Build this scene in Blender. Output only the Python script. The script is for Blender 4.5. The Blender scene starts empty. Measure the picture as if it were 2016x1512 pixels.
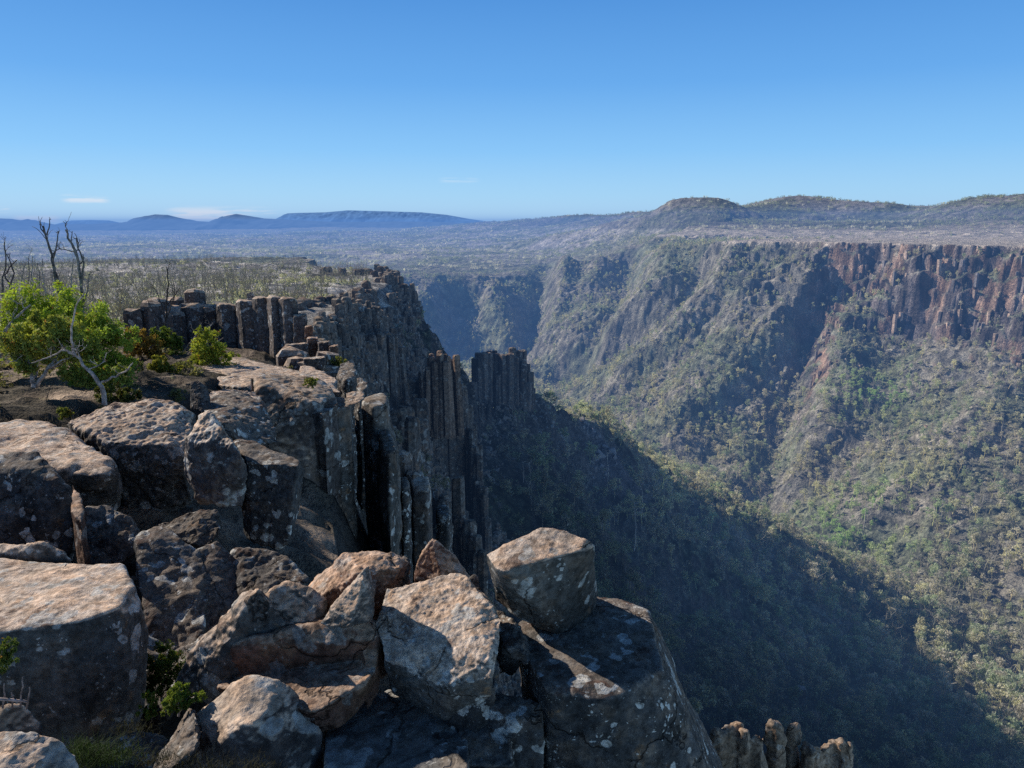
import bpy, bmesh, math, random
import numpy as np
from mathutils import Vector
from mathutils.geometry import delaunay_2d_cdt
random.seed(7); RNG = np.random.RandomState(11)
scene = bpy.context.scene; COL = scene.collection
PI = math.pi
# ------------------------------------------------------------ camera
F = 1456.0; TH = math.atan((756-440)/F); CT, ST = math.cos(TH), math.sin(TH)
cd = bpy.data.cameras.new('camera'); cam = bpy.data.objects.new('camera', cd); COL.objects.link(cam)
cam.rotation_euler = (PI/2-TH, 0, 0); cd.sensor_width = 36; cd.lens = 36*F/2016
cd.clip_start = 0.05; cd.clip_end = 60000; scene.camera = cam
def ray(px, py):
    v = (756-py)/F
    return np.array([(px-1008)/F, CT+v*ST, -ST+v*CT])
def D(px, py, Y): r = ray(px, py); return r*(Y/r[1])          # point seen there, Y metres ahead
def Z(px, py, z): r = ray(px, py); return r*(z/r[2])          # point seen there, at height z
# ------------------------------------------------------------ noise
_pr = np.random.RandomState(5); _perm = _pr.permutation(4096).astype(np.int64)
_g3 = _pr.normal(size=(4096, 3)); _g3 /= np.linalg.norm(_g3, axis=1)[:, None]
_a2 = _pr.rand(4096)*2*math.pi; _g2x = np.cos(_a2); _g2y = np.sin(_a2)
def _h(ix, iy, iz): return _perm[(_perm[(_perm[ix & 4095]+iy) & 4095]+iz) & 4095]
def noise3(x, y, z):
    x, y, z = np.broadcast_arrays(np.asarray(x, float), np.asarray(y, float), np.asarray(z, float))
    xi, yi, zi = [np.floor(a).astype(np.int64) for a in (x, y, z)]
    fx, fy, fz = x-xi, y-yi, z-zi
    ux, uy, uz = [t*t*t*(t*(t*6-15)+10) for t in (fx, fy, fz)]
    out = 0
    for dx in (0, 1):
        wx = ux if dx else 1-ux
        for dy in (0, 1):
            wy = uy if dy else 1-uy
            for dz in (0, 1):
                wz = uz if dz else 1-uz
                g = _g3[_h(xi+dx, yi+dy, zi+dz)]
                out = out+wx*wy*wz*(g[..., 0]*(fx-dx)+g[..., 1]*(fy-dy)+g[..., 2]*(fz-dz))
    return out*1.5
def noise2(x, y, s=0.0):
    x, y = np.broadcast_arrays(np.asarray(x, np.float64), np.asarray(y, np.float64)); o = int(s*10)*37+11
    xi, yi = np.floor(x).astype(np.int64), np.floor(y).astype(np.int64); fx, fy = x-xi, y-yi
    ux, uy = fx*fx*fx*(fx*(fx*6-15)+10), fy*fy*fy*(fy*(fy*6-15)+10)
    h = _perm[(_perm[(xi+o) & 4095]+yi) & 4095], _perm[(_perm[(xi+1+o) & 4095]+yi) & 4095], _perm[(_perm[(xi+o) & 4095]+yi+1) & 4095], _perm[(_perm[(xi+1+o) & 4095]+yi+1) & 4095]
    a = _g2x[h[0]]*fx+_g2y[h[0]]*fy; b = _g2x[h[1]]*(fx-1)+_g2y[h[1]]*fy; c = _g2x[h[2]]*fx+_g2y[h[2]]*(fy-1); d = _g2x[h[3]]*(fx-1)+_g2y[h[3]]*(fy-1)
    a = a+(b-a)*ux; c = c+(d-c)*ux; return (a+(c-a)*uy)*1.4
def fbm2(x, y, s=0.0, o=4, g=0.5):
    a, t, f = 1.0, 0, 1.0
    for i in range(o): t = t+a*noise2(x*f, y*f, s+i*3.3); a *= g; f *= 2.03
    return t
def fbm3(x, y, z, o=4, g=0.5):
    a, t, f = 1.0, 0, 1.0
    for i in range(o): t = t+a*noise3(x*f+i*7.1, y*f, z*f); a *= g; f *= 2.03
    return t
def sstep(a, b, x): t = np.clip((x-a)/(b-a), 0, 1); return t*t*(3-2*t)
# ------------------------------------------------------------ objects
import time as _tm; _T0=_tm.time()
def mesh_np(name, V, Fc, mat=None, smooth=True, col=None, link=True):
    V = np.asarray(V, np.float32); Fc = np.asarray(Fc, np.int32); n = Fc.shape[1]
    me = bpy.data.meshes.new(name); me.vertices.add(len(V)); me.vertices.foreach_set('co', V.ravel())
    me.loops.add(Fc.size); me.loops.foreach_set('vertex_index', Fc.ravel())
    me.polygons.add(len(Fc)); me.polygons.foreach_set('loop_start', np.arange(0, Fc.size, n, dtype=np.int32))
    me.polygons.foreach_set('use_smooth', np.full(len(Fc), smooth))
    if col is not None:
        c = np.ones((len(V), 4), np.float32); c[:, :col.shape[1]] = col
        at = me.color_attributes.new('Col', 'FLOAT_COLOR', 'POINT'); at.data.foreach_set('color', c.ravel())
    me.update(calc_edges=True); me.validate()
    if mat: me.materials.append(mat)
    if not link: return me
    ob = bpy.data.objects.new(name, me); COL.objects.link(ob); return ob
def tag(o, label=None, cat=None, group=None, kind=None):
    for k, v in (('label', label), ('category', cat), ('group', group), ('kind', kind)):
        if v: o[k] = v
    return o
def empty(name, loc, label, cat, group=None):
    o = bpy.data.objects.new(name, None); COL.objects.link(o); o.location = loc
    return tag(o, label, cat, group)
# ------------------------------------------------------------ material helper
class NT:
    def __init__(s, name, disp=False):
        s.m = bpy.data.materials.new(name); s.m.use_nodes = True; s.t = s.m.node_tree; s.t.nodes.clear()
        s.out = s.n('ShaderNodeOutputMaterial')
    def n(s, ty, **kw):
        nd = s.t.nodes.new(ty)
        for k, v in kw.items():
            if k.startswith('i_'):
                key = k[2:]; key = int(key) if key.isdigit() else key.replace('_', ' ')
                s.set(nd.inputs[key], v)
            else: setattr(nd, k, v)
        return nd
    def set(s, inp, v):
        if isinstance(v, bpy.types.NodeSocket): s.t.links.new(v, inp)
        elif isinstance(v, bpy.types.Node): s.t.links.new(v.outputs[0], inp)
        else:
            if isinstance(v, (tuple, list)) and len(v) == 3 and inp.type == 'RGBA': v = (*v, 1)
            inp.default_value = v
    def math(s, op, a, b=0.0, clamp=False):
        nd = s.n('ShaderNodeMath', operation=op, use_clamp=clamp); s.set(nd.inputs[0], a); s.set(nd.inputs[1], b); return nd.outputs[0]
    def mix(s, f, a, b, bt='MIX'):
        nd = s.n('ShaderNodeMix', data_type='RGBA', blend_type=bt)
        s.set(nd.inputs[0], f); s.set(nd.inputs[6], a); s.set(nd.inputs[7], b); return nd.outputs[2]
    def ramp(s, f, a, b, lo=0.0, hi=1.0, smooth=True):
        nd = s.n('ShaderNodeMapRange', interpolation_type='SMOOTHSTEP' if smooth else 'LINEAR')
        s.set(nd.inputs[0], f); s.set(nd.inputs[1], a); s.set(nd.inputs[2], b); s.set(nd.inputs[3], lo); s.set(nd.inputs[4], hi); return nd.outputs[0]
    def noise(s, scale, detail=4, rough=0.55, vec=None, dist=0.0, col=False):
        nd = s.n('ShaderNodeTexNoise'); nd.inputs['Scale'].default_value = scale; nd.inputs['Detail'].default_value = detail
        nd.inputs['Roughness'].default_value = rough; nd.inputs['Distortion'].default_value = dist
        if vec is not None: s.set(nd.inputs['Vector'], vec)
        return nd.outputs[1 if col else 0]
    def voro(s, scale, vec=None, feature='F1', out='Distance', rnd=1.0):
        nd = s.n('ShaderNodeTexVoronoi', feature=feature); nd.inputs['Scale'].default_value = scale; nd.inputs['Randomness'].default_value = rnd
        if vec is not None: s.set(nd.inputs['Vector'], vec)
        return nd.outputs[out]
    def bsdf(s, color, rough=0.9, normal=None, spec=0.2, **kw):
        b = s.n('ShaderNodeBsdfPrincipled'); s.set(b.inputs['Base Color'], color); s.set(b.inputs['Roughness'], rough)
        b.inputs['Specular IOR Level'].default_value = spec
        if normal is not None: s.set(b.inputs['Normal'], normal)
        for k, v in kw.items(): s.set(b.inputs[k], v)
        s.t.links.new(b.outputs[0], s.out.inputs[0]); return b
    def bump(s, h, strength=0.5, dist=0.1, normal=None):
        nd = s.n('ShaderNodeBump'); nd.inputs['Strength'].default_value = strength; nd.inputs['Distance'].default_value = dist
        s.set(nd.inputs['Height'], h)
        if normal is not None: s.set(nd.inputs['Normal'], normal)
        return nd.outputs[0]
# ------------------------------------------------------------ light and sky
SUN_AZ, SUN_EL = math.radians(-62), math.radians(30)           # azimuth from +Y towards +X
sdir = Vector((math.sin(SUN_AZ)*math.cos(SUN_EL), math.cos(SUN_AZ)*math.cos(SUN_EL), math.sin(SUN_EL)))
sl = bpy.data.lights.new('sun', 'SUN'); sl.energy = 5.0; sl.angle = math.radians(0.53); sl.color = (1.0, 0.92, 0.80)
so = bpy.data.objects.new('sun', sl); COL.objects.link(so); so.rotation_euler = sdir.to_track_quat('Z', 'Y').to_euler()
w = bpy.data.worlds.new('World'); scene.world = w; w.use_nodes = True; wt = w.node_tree
bg = wt.nodes['Background']; sky = wt.nodes.new('ShaderNodeTexSky'); sky.sky_type = 'NISHITA'; sky.sun_disc = False
sky.sun_elevation = SUN_EL; sky.sun_rotation = SUN_AZ; sky.altitude = 1100; sky.air_density = 1.0; sky.dust_density = 0.3; sky.ozone_density = 3.0
SKY_STRENGTH = 0.1
hs = wt.nodes.new('ShaderNodeHueSaturation'); hs.inputs['Saturation'].default_value = 1.1
wt.links.new(sky.outputs[0], hs.inputs['Color'])
# clear winter air: the band near the horizon is bluer than the sky model gives; wisps of cloud low on the left
tc = wt.nodes.new('ShaderNodeTexCoord'); sx = wt.nodes.new('ShaderNodeSeparateXYZ'); wt.links.new(tc.outputs['Generated'], sx.inputs[0])
cr = wt.nodes.new('ShaderNodeValToRGB'); wt.links.new(sx.outputs['Z'], cr.inputs[0]); e = cr.color_ramp.elements
SK = [(0.0, (5.2, 7.8, 9.8)), (.035, (4.1, 7.2, 9.8)), (.09, (2.6, 5.9, 9.8)), (.17, (1.4, 4.2, 8.8)), (.27, (.82, 3.0, 7.4)), (.36, (.38, 1.2, 3.0)), (.5, (.22, .60, 1.5)), (1.0, (.17, .42, 1.05))]
e[0].position = SK[0][0]; e[0].color = (*[c/10 for c in SK[0][1]], 1); e[1].position = 1.0; e[1].color = (*[c/10 for c in SK[-1][1]], 1)
for p_, c_ in SK[1:-1]: q_ = e.new(p_); q_.color = (*[c/10 for c in c_], 1)
def wm(op, a, b):
    n = wt.nodes.new('ShaderNodeMath'); n.operation = op
    for i, v in enumerate((a, b)):
        if isinstance(v, (int, float)): n.inputs[i].default_value = v
        else: wt.links.new(v, n.inputs[i])
    return n.outputs[0]
def wmix(f, a, b, bt='MIX'):
    n = wt.nodes.new('ShaderNodeMix'); n.data_type = 'RGBA'; n.blend_type = bt
    for i, v in ((0, f), (6, a), (7, b)):
        if isinstance(v, (int, float)): n.inputs[i].default_value = v
        elif isinstance(v, tuple): n.inputs[i].default_value = v
        else: wt.links.new(v, n.inputs[i])
    return n.outputs[2]
sc10 = wmix(1.0, cr.outputs[0], (1/SKY_STRENGTH,)*3+(1,), 'MULTIPLY')
skyc = wmix(0.92, hs.outputs[0], sc10)
mp = wt.nodes.new('ShaderNodeMapping'); mp.inputs['Scale'].default_value = (14, 14, 190); wt.links.new(tc.outputs['Generated'], mp.inputs[0])
cn = wt.nodes.new('ShaderNodeTexNoise'); cn.inputs['Scale'].default_value = 1.0; cn.inputs['Detail'].default_value = 7; cn.inputs['Roughness'].default_value = .6; wt.links.new(mp.outputs[0], cn.inputs[0])
def band(v, lo, l1, h1, hi):
    a_ = wt.nodes.new('ShaderNodeMapRange'); a_.interpolation_type = 'SMOOTHSTEP'; wt.links.new(v, a_.inputs[0]); a_.inputs[1].default_value = lo; a_.inputs[2].default_value = l1
    b_ = wt.nodes.new('ShaderNodeMapRange'); b_.interpolation_type = 'SMOOTHSTEP'; wt.links.new(v, b_.inputs[0]); b_.inputs[1].default_value = h1; b_.inputs[2].default_value = hi; b_.inputs[3].default_value = 1; b_.inputs[4].default_value = 0
    return wm('MULTIPLY', a_.outputs[0], b_.outputs[0])
gd = wm('DIVIDE', sx.outputs['X'], sx.outputs['Y'])
def cloud(px0, px1, py0, py1):
    u = band(gd, (px0-1008)/F, (px0*.75+px1*.25-1008)/F, (px0*.25+px1*.75-1008)/F, (px1-1008)/F); el = [math.sin(TH*-1+math.atan((756-p)/F)) for p in (py0, py1)]
    v = band(sx.outputs['Z'], el[1], el[1]*.6+el[0]*.4, el[1]*.4+el[0]*.6, el[0]); return wm('MULTIPLY', u, v)
cm = cloud(320, 570, 405, 444)
for a_ in ((140, 245, 388, 408), (40, 150, 424, 446), (-10, 50, 410, 424), (865, 950, 348, 362)): cm = wm('MAXIMUM', cm, wm('MULTIPLY', cloud(*a_), .8 if a_[0] < 800 else .3))
cr2 = wt.nodes.new('ShaderNodeMapRange'); cr2.interpolation_type = 'SMOOTHSTEP'; wt.links.new(cn.outputs[0], cr2.inputs[0]); cr2.inputs[1].default_value = .38; cr2.inputs[2].default_value = .56
fin_ = wmix(wm('MULTIPLY', cm, cr2.outputs[0]), skyc, (8.2, 8.9, 9.4, 1))
wt.links.new(fin_, bg.inputs[0]); bg.inputs[1].default_value = SKY_STRENGTH
scene.view_settings.view_transform = 'Standard'; scene.view_settings.look = 'None'; scene.view_settings.exposure = 0
scene.render.engine = 'CYCLES'; cy = scene.cycles
cy.max_bounces = 4; cy.diffuse_bounces = 2; cy.glossy_bounces = 1; cy.transmission_bounces = 2; cy.transparent_max_bounces = 6; cy.volume_bounces = 0
cy.use_denoising = False
# ============================================================ TERRAIN
def XY(px, py, Y):   # plan x,y and z
    p = D(px, py, Y); return (p[0], p[1], p[2])
rim_near = [(2.5,-60,-4),(.9,-2,-4.2),(.95,3.6,-4.3),(.4,5.2,-4.6),(-.9,7.2,-5),(-2.4,10,-5.5),(-3.8,15,-6),(-4.4,19,-7),(-7,27,-8),(-11,38,-9),(-16,47,-8),(-17,60,-10),(-21,80,-11),(-25,108,-12),(-24,128,-14),
            (-34,150,-15),(-33,200,-16),(-44,248,-16.5),(-48,300,-22),(-80,350,-26),(-95,450,-34),(-150,590,-48),(-260,760,-62),(-450,880,-75),(-800,1000,-88)]
base_near = [(30,-60,-62),(24,-8,-62),(20,3,-60),(16,14,-60),(13,24,-60),(9,34,-60),(6,48,-58),(2,66,-56),(-2,86,-54),(-6,104,-52),(-6,128,-56),
             (-13,150,-52),(-14,180,-58),(-8,245,-78),(-6,300,-100),(-20,370,-118),(-40,470,-130),(-80,620,-140),(-180,800,-150),(-420,940,-150),(-800,1060,-150)]
floor = [(330,-60,-222),(300,120,-220),(268,240,-218),(253,327,-216),(245,363,-215),(193,537,-212),(139,665,-212),(86,813,-213),(40,960,-213),(10,1090,-210),(-60,1130,-205),(-200,1060,-200),(-420,1050,-185),(-800,1160,-160)]
base_far = [(600,300,-135),(510,470,-135),(425,600,-122),(385,682,-104),(345,752,-84),(310,790,-70)]
rim_far = [(760,300,-18),(560,500,-20),(458,668,-20),(400,745,-20),(340,815,-20),(296,880,-21),(256,958,-24),(236,1010,-30),(240,1120,-40),(215,1230,-52),(132,1330,-70),(46,1330,-88),(-43,1300,-95),(-128,1250,-100),(-225,1290,-85),(-420,1330,-95),(-800,1400,-100)]
pts = []; edges = []
def addline(L):
    i0 = len(pts); pts.extend(L)
    for k in range(len(L)-1): edges.append((i0+k, i0+k+1))
for L in (rim_near, base_near, floor, base_far, rim_far): addline(L)
# spur of the near wall carrying the pinnacles, and its scree
spur = [XY(815,715,150), XY(850,745,160), XY(905,762,190), XY(985,790,232), XY(1045,765,250), XY(1085,790,262), XY(1136,812,275), XY(1200,850,330), XY(1240,900,360)]
addline(spur)
pts += [XY(960,1085,128), XY(1400,1500,118), XY(1300,1200,215), XY(1600,1300,265), XY(2016,1505,205), XY(1700,1400,210), XY(1150,1000,190), XY(1330,1000,330)]
# near-left plateau
pts += [(-1.5,-60,-1),(-1,0,-1.9),(-.6,3,-3.5),(-1.5,4.8,-3.9),(-3,5.5,-3.7),(-8,3,-2.6),(-3.5,8.5,-4.3),(-7,8.5,-4.0)]
pts += [XY(-300,900,9.5), XY(0,806,13.2), XY(200,797,14.2), XY(330,782,15.5), XY(420,760,17), XY(0,745,19), XY(200,740,20), XY(350,722,22), XY(440,712,24), XY(520,718,27), XY(600,742,24), XY(640,765,21), XY(0,700,30), XY(200,690,30), XY(350,698,30), XY(440,718,34), XY(510,728,36), XY(-400,760,20)]
pts += [(-60,30,-6),(-60,80,-11), (-30,70,-10), (-100,60,-9), XY(150,600,110), XY(400,590,100), XY(560,565,150), XY(640,548,230), XY(600,520,300), XY(400,513,310), XY(200,527,290), XY(0,545,260), XY(-300,560,240),
        (-60,-60,-1),(-150,0,-3), (-400,100,-10), XY(640,530,290)]
pts += [XY(300,512,620), XY(100,520,600), XY(-300,530,600), XY(600,505,600)]
# basin
for px, py, Y in [(-400,500,1800),(0,497,2000),(300,500,1900),(600,497,1900),(800,492,2000),(950,492,2200),(-400,475,3500),(0,477,3500),(300,477,3400),(600,474,3400),(800,468,3400),(1000,462,3200),
                  (-400,462,6000),(0,462,6500),(300,462,6500),(600,461,6500),(750,455,5500),(900,445,4600),(1000,434,4200),(1080,431,4000),(1150,428,3600),(1250,420,3000),
                  (-600,450,14000),(100,449,14000),(600,447,14000),(900,441,12000),
                  (1080,500,1800),(1150,490,1900),(1250,470,1900),(1100,470,2600),(1200,450,2400),(1300,462,1350),(1500,466,1250),(1750,467,1150),(2016,466,1050),(2400,470,1000),
                  (1240,432,2000),(1320,409,1750),(1410,404,1700),(1450,413,1750),(1500,424,1700),(1490,410,2100),(1570,401,2000),(1650,402,2050),(1750,402,2000),(1795,411,2050),(1730,440,1700),(1560,440,1650),
                  (1400,440,1500),(1850,440,1400),(1860,396,1750),(1930,387,1650),(2016,380,1600),(2200,365,1500),(2016,430,1300),(2500,375,1500),
                  (1300,430,3200),(1600,430,3500),(2016,420,3200),(2600,420,3200),(1300,440,9000),(2000,440,9000),(2800,440,9000)]:
    pts.append(XY(px, py, Y))
pts += [(-9000,-100,-20),(9000,-100,-30),(-14000,14000,-120),(14000,14000,-120),(-3000,300,-40),(1200,300,-20),(1500,-60,-20),(500,-60,-100),(2500,900,40),(-9000,3000,-100),(9000,3000,0)]
P2 = [Vector((p[0], p[1])) for p in pts]
cv, ce, cf, ov, oe, of_ = delaunay_2d_cdt(P2, edges, [], 0, 1e-4)
cz = np.array([np.mean([pts[i][2] for i in o]) if o else np.nan for o in ov])
cx = np.array([[v.x, v.y] for v in cv])
for i in np.where(np.isnan(cz))[0]:
    d = np.linalg.norm(cx-cx[i], axis=1)+np.isnan(cz)*1e9; j = np.argsort(d)[:2]; wgt = 1/(d[j]+1e-6); cz[i] = (cz[j]*wgt).sum()/wgt.sum()
TRI = np.array([f for f in cf if len(f) == 3])
def Hb(x, y):
    sh = np.shape(x); x = np.ravel(x).astype(float); y = np.ravel(y).astype(float)
    z = np.full(x.shape, -100.0)
    order = np.argsort(y, kind='stable'); ys = y[order]
    for a, b, c in TRI:
        A, B, C = cx[a], cx[b], cx[c]
        lo, hi = min(A[1], B[1], C[1]), max(A[1], B[1], C[1])
        i0, i1 = np.searchsorted(ys, [lo, hi]); 
        if i1 <= i0: continue
        ii = order[i0:i1+1]; xx = x[ii]
        ii = ii[(xx >= min(A[0], B[0], C[0])-1e-6) & (xx <= max(A[0], B[0], C[0])+1e-6)]
        if not len(ii): continue
        d = (B[0]-A[0])*(C[1]-A[1])-(C[0]-A[0])*(B[1]-A[1])
        if abs(d) < 1e-9: continue
        u = ((x[ii]-A[0])*(C[1]-A[1])-(C[0]-A[0])*(y[ii]-A[1]))/d
        v = ((B[0]-A[0])*(y[ii]-A[1])-(x[ii]-A[0])*(B[1]-A[1]))/d
        m = (u >= -1e-7) & (v >= -1e-7) & (u+v <= 1+1e-7); jj = ii[m]
        z[jj] = cz[a]+u[m]*(cz[b]-cz[a])+v[m]*(cz[c]-cz[a])
    return z.reshape(sh)
def hitb(px, py, t0=60, t1=3000, n=3000, H=None):
    r = ray(px, py); r = r/r[1]; t = np.geomspace(t0, t1, n); zz = (H or Hb)(r[0]*t, t)
    k = np.argmax(r[2]*t < zz); t = t[k] if k else t1
    return np.array([r[0]*t, t])
def polyd(x, y, L):   # distance to a plan polyline
    d = np.full(x.shape, 1e9)
    for a, b in zip(L[:-1], L[1:]):
        ab = b-a; t = np.clip(((x-a[0])*ab[0]+(y-a[1])*ab[1])/(ab@ab+1e-9), 0, 1)
        d = np.minimum(d, np.hypot(x-a[0]-t*ab[0], y-a[1]-t*ab[1]))
    return d
# gullies (-) and spurs (+) seen on the walls: pixels they pass through, width, depth
CARVE = [([(1385,505),(1340,570),(1270,630),(1180,690),(1100,722)], 26, -26), ([(1462,985),(1500,930),(1525,860),(1535,790),(1570,700),(1600,620)], 24, -24),
         ([(1225,640),(1190,690),(1130,740)], 20, -10), ([(1440,500),(1400,580),(1330,660),(1230,740)], 22, 12),
         ([(1460,560),(1440,700),(1380,740)], 20, 8), ([(1500,700),(1440,800),(1400,900)], 18, -9), ([(1390,720),(1340,760),(1320,860)], 20, 9),
         ([(1770,680),(1700,800),(1620,900),(1560,1000)], 24, -9), ([(1640,640),(1650,760),(1600,850)], 22, 10), ([(1980,690),(1900,860),(1800,1000)], 22, 8),
         ([(1080,520),(1060,600),(1040,680)], 26, -14), ([(960,580),(985,640),(1000,690)], 26, 18), ([(1110,530),(1100,600),(1080,680)], 24, 20), ([(1240,500),(1220,590),(1150,680)], 24, -20), ([(1180,520),(1150,600),(1120,670)], 20, 10),
         ([(900,570),(880,640),(880,700)], 30, -18), ([(1330,490),(1290,570),(1210,640)], 22, 14)]
CARVE = [([hitb(*p) for p in L], w_, a_*1.25) for L, w_, a_ in CARVE]
GB = [hitb(*p) for p in [(1180,860),(1200,900),(1230,925)]]
def H(x, y, fine=True):
    x = np.atleast_1d(x)
    x = np.asarray(x, float); y = np.asarray(y, float); r = np.hypot(x, y)
    far = sstep(60, 250, r)*(1-sstep(1500, 2500, r))
    hb_ = Hb(x, y); gs = .22+.78*sstep(-120, -90, hb_)*sstep(250, 300, x)*sstep(-10,-20,hb_+0*x); gs = np.where((x > 60) & (r < 1250), gs, np.where(r < 1250, .45, .8))
    w1x = 19*noise2(x/75, y/75, 1)+9*noise2(x/26, y/26, 2); w1y = 19*noise2(x/75, y/75, 11)+9*noise2(x/26, y/26, 12)
    n3x = 2.6*noise2(x/8, y/8, 3)*1.5+1.8*noise2(x/3.2, y/3.2, 4); n3y = 2.6*noise2(x/8, y/8, 13)*1.5+1.8*noise2(x/3.2, y/3.2, 14)
    k = far*sstep(0, 200, x+y*0.6-60)+0.22*(far+0.2)
    z = Hb(x+k*gs*w1x+far*n3x, y+k*gs*w1y+far*n3y)
    inside = sstep(-25, -70, z)*(1-sstep(1350, 1600, r))                 # within the gorge
    for L, w_, a_ in CARVE:
        LA = np.array(L); m = (x > LA[:, 0].min()-3*w_) & (x < LA[:, 0].max()+3*w_) & (y > LA[:, 1].min()-3*w_) & (y < LA[:, 1].max()+3*w_)
        if m.any(): z[m] += a_*np.exp(-(polyd(x[m], y[m], L)/w_)**2)*sstep(-22, -40, z[m])
    rid = 1-np.abs(noise2((x*0.57-y*0.82)/55+noise2(x/90, y/90, 5), (x*0.82+y*0.57)/260, 7))*2
    z = z+inside*(rid-0.4)*5.5*sstep(120, 300, r)
    cz_ = sstep(225, 290, x)*sstep(-19, -27, z)*(1-sstep(-92, -118, z))*(r < 1400)*(y > 100)
    if np.any(cz_ > 0):
        nz_ = 9*noise2(x/30, y/30, 61)+4*noise2(x/9, y/9, 62); q_ = (z+nz_)/15; f_ = q_-np.floor(q_); z = z+cz_*.85*((np.floor(q_)+sstep(.30, .62, f_))*15-nz_-z)
    plat = 1-sstep(-20, -60, z)
    z = z+fbm2(x/160, y/160, 21, 4)*(4*sstep(300, 1500, r)+1.2*sstep(60, 300, r))*(1-0.85*plat*(x > 150)*(r < 1300))*(1-.5*(z > -12)*(r > 1250))
    z = z+fbm2(x/500, y/500, 22, 5)*22*sstep(1500, 4000, r)*(1-sstep(5500,7500,r))*0.8-9*sstep(7600,8200,r)*(1-sstep(9800,10300,r))
    z = z+sstep(1250, 1500, r)*(1-sstep(3500, 5000, r))*(1-np.abs(noise2(x/170, y/170, 31))*2)*6*sstep(-15, 10, z)
    for px_, Y_, h_, w_ in ((1400, 1720, 15, 85), (1570, 2020, 20, 110), (1735, 2020, 16, 90), (1452, 1760, -10, 60), (1800, 1900, -20, 120), (1320, 1750, 7, 80), (1650, 2010, -5, 60)):
        u_ = ray(px_, 420); bx_ = u_[0]/u_[1]*Y_; z = z+h_*np.exp(-((x-bx_)**2+(y-Y_)**2*.5)/w_**2)
    z = z+fbm2(x/16, y/16, 23, 4)*1.0*sstep(80, 200, r)*inside+fbm2(x/5, y/5, 24, 3)*0.5*sstep(20, 60, r)*(1-sstep(1400, 2000, r))
    led = (r < 75)*sstep(7, 12, r)*(z > -9); q = .16*(1-np.abs(fbm2(x/4.5, y/2.6, 27, 4))*1.6)+.12*fbm2(x/.9, y/.7, 28, 3); return z+led*q-1.3*sstep(8.5, 6, r)*(x > -5)*(r > 3.2)
# polar sheet
az = np.radians(np.concatenate([np.linspace(-62, -40, 90)[:-1], np.linspace(-40, 40, 1000), np.linspace(40, 75, 130)[1:]]))
rr = [2.0]
while rr[-1] < 30: rr.append(rr[-1]+0.16)
while rr[-1] < 100: rr.append(rr[-1]+0.9)
while rr[-1] < 1350: rr.append(rr[-1]+1.8)
while rr[-1] < 15000: rr.append(rr[-1]*1.006)
rr = np.array(rr); A, R = np.meshgrid(az, rr); TX, TY = R*np.sin(A), R*np.cos(A); TZ = H(TX, TY)
nr, na = TX.shape; idx = np.arange(nr*na).reshape(nr, na)
TF = np.stack([idx[:-1, :-1], idx[:-1, 1:], idx[1:, 1:], idx[1:, :-1]], -1).reshape(-1, 4)
gx = np.gradient(TZ, axis=0)/np.maximum(np.gradient(R, axis=0), 1e-3); gy = np.gradient(TZ, axis=1)/np.maximum(np.gradient(A, axis=1)*R, 1e-3)
SLOPE = np.hypot(gx, gy)                                               # tangent of the slope
rock = sstep(1.05, 1.7, SLOPE+0.35*noise2(TX/15, TY/15, 40))*(R < 1700)*np.where(R > 300, sstep(250, 300, TX+25*noise2(TX/60, TY/60, 44))*(TY < 900)+.35*sstep(1.5, 2.2, SLOPE), 1); rock = np.clip(rock, 0, 1)
ROCKM = rock
def c3(*a): return np.array(a)
soil = c3(.32, .30, .25); green = c3(.24, .26, .18); redrock = c3(.40, .275, .21); grey = c3(.11, .105, .10); heath = c3(.60, .53, .45); dead = c3(.50, .47, .44)
n1 = sstep(-.25, .35, fbm2(TX/60, TY/60, 41))[..., None]; n2 = sstep(-.3, .4, fbm2(TX/9, TY/9, 42))[..., None]
colr = soil*(1-n1)+green*n1; colr = colr*(0.7+0.6*n2)
pl = ((TZ > -24) & (TX > 150) & (R < 1500))[..., None]*1.0
colr = colr*(1-pl)+(heath*(.8+.4*n2))*pl
lp = ((TZ > -24) & (TX < -8) & (R < 800))[..., None]*1.0; colr = colr*(1-lp)+lp*c3(.60, .58, .55)*(.6+.6*n2)
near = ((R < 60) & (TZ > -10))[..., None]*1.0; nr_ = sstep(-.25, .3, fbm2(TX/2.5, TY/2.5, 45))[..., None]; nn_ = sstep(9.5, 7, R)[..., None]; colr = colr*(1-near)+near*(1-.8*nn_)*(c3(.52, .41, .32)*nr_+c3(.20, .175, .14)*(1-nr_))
ff = sstep(1300, 1900, R)[..., None]; fc = sstep(-.3, .3, fbm2(TX/220, TY/130, 43, 5))[..., None]
colr = colr*(1-ff)+ff*(dead*fc+c3(.27, .29, .22)*(1-fc))*(.75+.5*n2)
st_ = sstep(-.1, .35, fbm2(TX/26, TY/26, 46, 5))[..., None]; rk = (redrock*st_+c3(.20, .175, .17)*(1-st_))*(0.45+0.75*n2); gside = sstep(.375, .42, TX/np.maximum(TY, 1)+.02*noise2(TX/40, TY/40, 47))[..., None]; rk = rk*gside+(grey+(c3(.22, .215, .19)-grey)*sstep(60, 160, TX)[..., None])*(1-gside); nshade = (1-sstep(150, 330, R))[..., None]*(TZ < -25)[..., None]; colr = colr*(1-.7*nshade); hl = (sstep(1300, 1500, R)*(TZ > -12))[..., None]; colr = colr*(1-hl*.4)  # near slope below the rim darkened: its shade painted into the ground
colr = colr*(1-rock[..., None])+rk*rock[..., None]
gb = np.exp(-(polyd(TX, TY, GB)/14)**2)[..., None]; colr = colr*(1-gb)+c3(.2, .19, .2)*gb
t = NT('terrain ground'); at = t.n('ShaderNodeVertexColor', layer_name='Col')
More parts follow.
